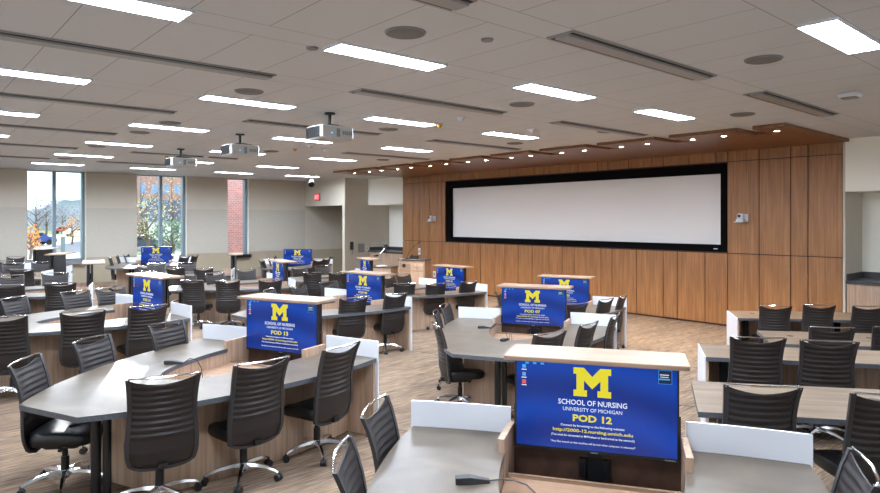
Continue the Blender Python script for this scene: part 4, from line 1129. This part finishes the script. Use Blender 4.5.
# large block far behind
hx, hy = ray(168, 135); t = empty('office_block', (hx, hy, GZ), R(-15)); tag(t, 'large brick block with rows of blue windows behind the trees', 'building')
b = MB(); b.box(-8.5, 8.5, 0, 12, 0, 13); part('wall', b, M['brick_far'], t)
blu = plain('blue_panes', srgb(120, 150, 190), .3)
for r_ in range(3):
    for c_ in range(7):
        b = MB(); b.box(-7.6 + c_ * 2.2, -6.4 + c_ * 2.2, -.06, .0, 2.4 + r_ * 3.0, 4.2 + r_ * 3.0); part('window', b, blu, t)
# parked cars and bollards
def car(px, dist, rot, col, label):
    x, y = ray(px, dist); t = empty('car', (x, y, GZ), R(rot)); tag(t, label, 'car', 'cars on the road outside')
    m = plain('car_paint_' + str(px), col, .3)
    b = MB(); pr_ = [(-2.2, .35), (-2.2, .75), (-1.7, .9), (-1.1, 1.4), (.7, 1.4), (1.3, .95), (2.1, .82), (2.2, .35)]
    vs = [(x_, s, z_) for s in (-.85, .85) for x_, z_ in pr_]; n = len(pr_)
    b.add(vs, [tuple(range(n)), tuple(range(n, 2 * n))] + [(i, (i + 1) % n, n + (i + 1) % n, n + i) for i in range(n)]); part('body', b, m, t)
    b = MB(); 
    for s in (-.86, .855): b.box(-1.0, .6, s, s + .006, 1.0, 1.3)
    part('side_glass', b, M['blackp'], t)
    for wx in (-1.35, 1.35):
        for s in (-.86, .66):
            b = MB(); b.cyl((wx, s, .32), (wx, s + .2, .32), .32, n=16); part('wheel', b, M['blackp'], t, True)
car(78, 112, 10, srgb(225, 228, 232), 'white car parked on the road, right half of the first window')
car(33, 72, 15, srgb(70, 90, 160), 'blue car at the lower left of the first window')
car(64, 130, 0, srgb(190, 90, 96), 'red car far across the road outside the first window')
car(138, 60, 20, srgb(60, 66, 80), 'dark car at the lower left of the second window')
for i, px in enumerate((63,)):
    x, y = ray(px, 50); t = empty('bollard', (x, y, GZ)); tag(t, 'grey post standing on the lawn outside the first window', 'bollard')
    b = MB(); b.cyl((0, 0, 0), (0, 0, 1.5), .16, n=12); part('post', b, M['winframe'], t, True); b = MB(); b.cyl((0, 0, 1.5), (0, 0, 1.56), .18, .05, 12); part('cap', b, M['grey'], t, True)

# ------------------------------------------------------------------ light
w = bpy.data.worlds.new('daylight'); SC.world = w; w.use_nodes = True
bg = w.node_tree.nodes['Background']; bg.inputs['Color'].default_value = (0.80, 0.90, 1.0, 1); bg.inputs['Strength'].default_value = 2.2
sd = bpy.data.lights.new('sun', 'SUN'); sd.energy = 11.0; sd.angle = R(1.0); sd.color = (1, .95, .88)
so = bpy.data.objects.new('sun', sd); COL.objects.link(so)
d = Vector((-.36, -1, -math.tan(R(9.2)))).normalized()
so.rotation_euler = d.to_track_quat('-Z', 'Y').to_euler(); so.location = (0, 40, 20)

SC.view_settings.view_transform = 'Standard'; SC.view_settings.look = 'None'; SC.view_settings.gamma = 1.0
SC.view_settings.use_curve_mapping = False; SC.view_settings.exposure = 0.56
SC.cycles.use_denoising = True
SC.cycles.max_bounces = 8; SC.cycles.diffuse_bounces = 5; SC.cycles.glossy_bounces = 3; SC.cycles.transparent_max_bounces = 8
SC.cycles.sample_clamp_indirect = 8.0; SC.cycles.caustics_reflective = False; SC.cycles.caustics_refractive = False
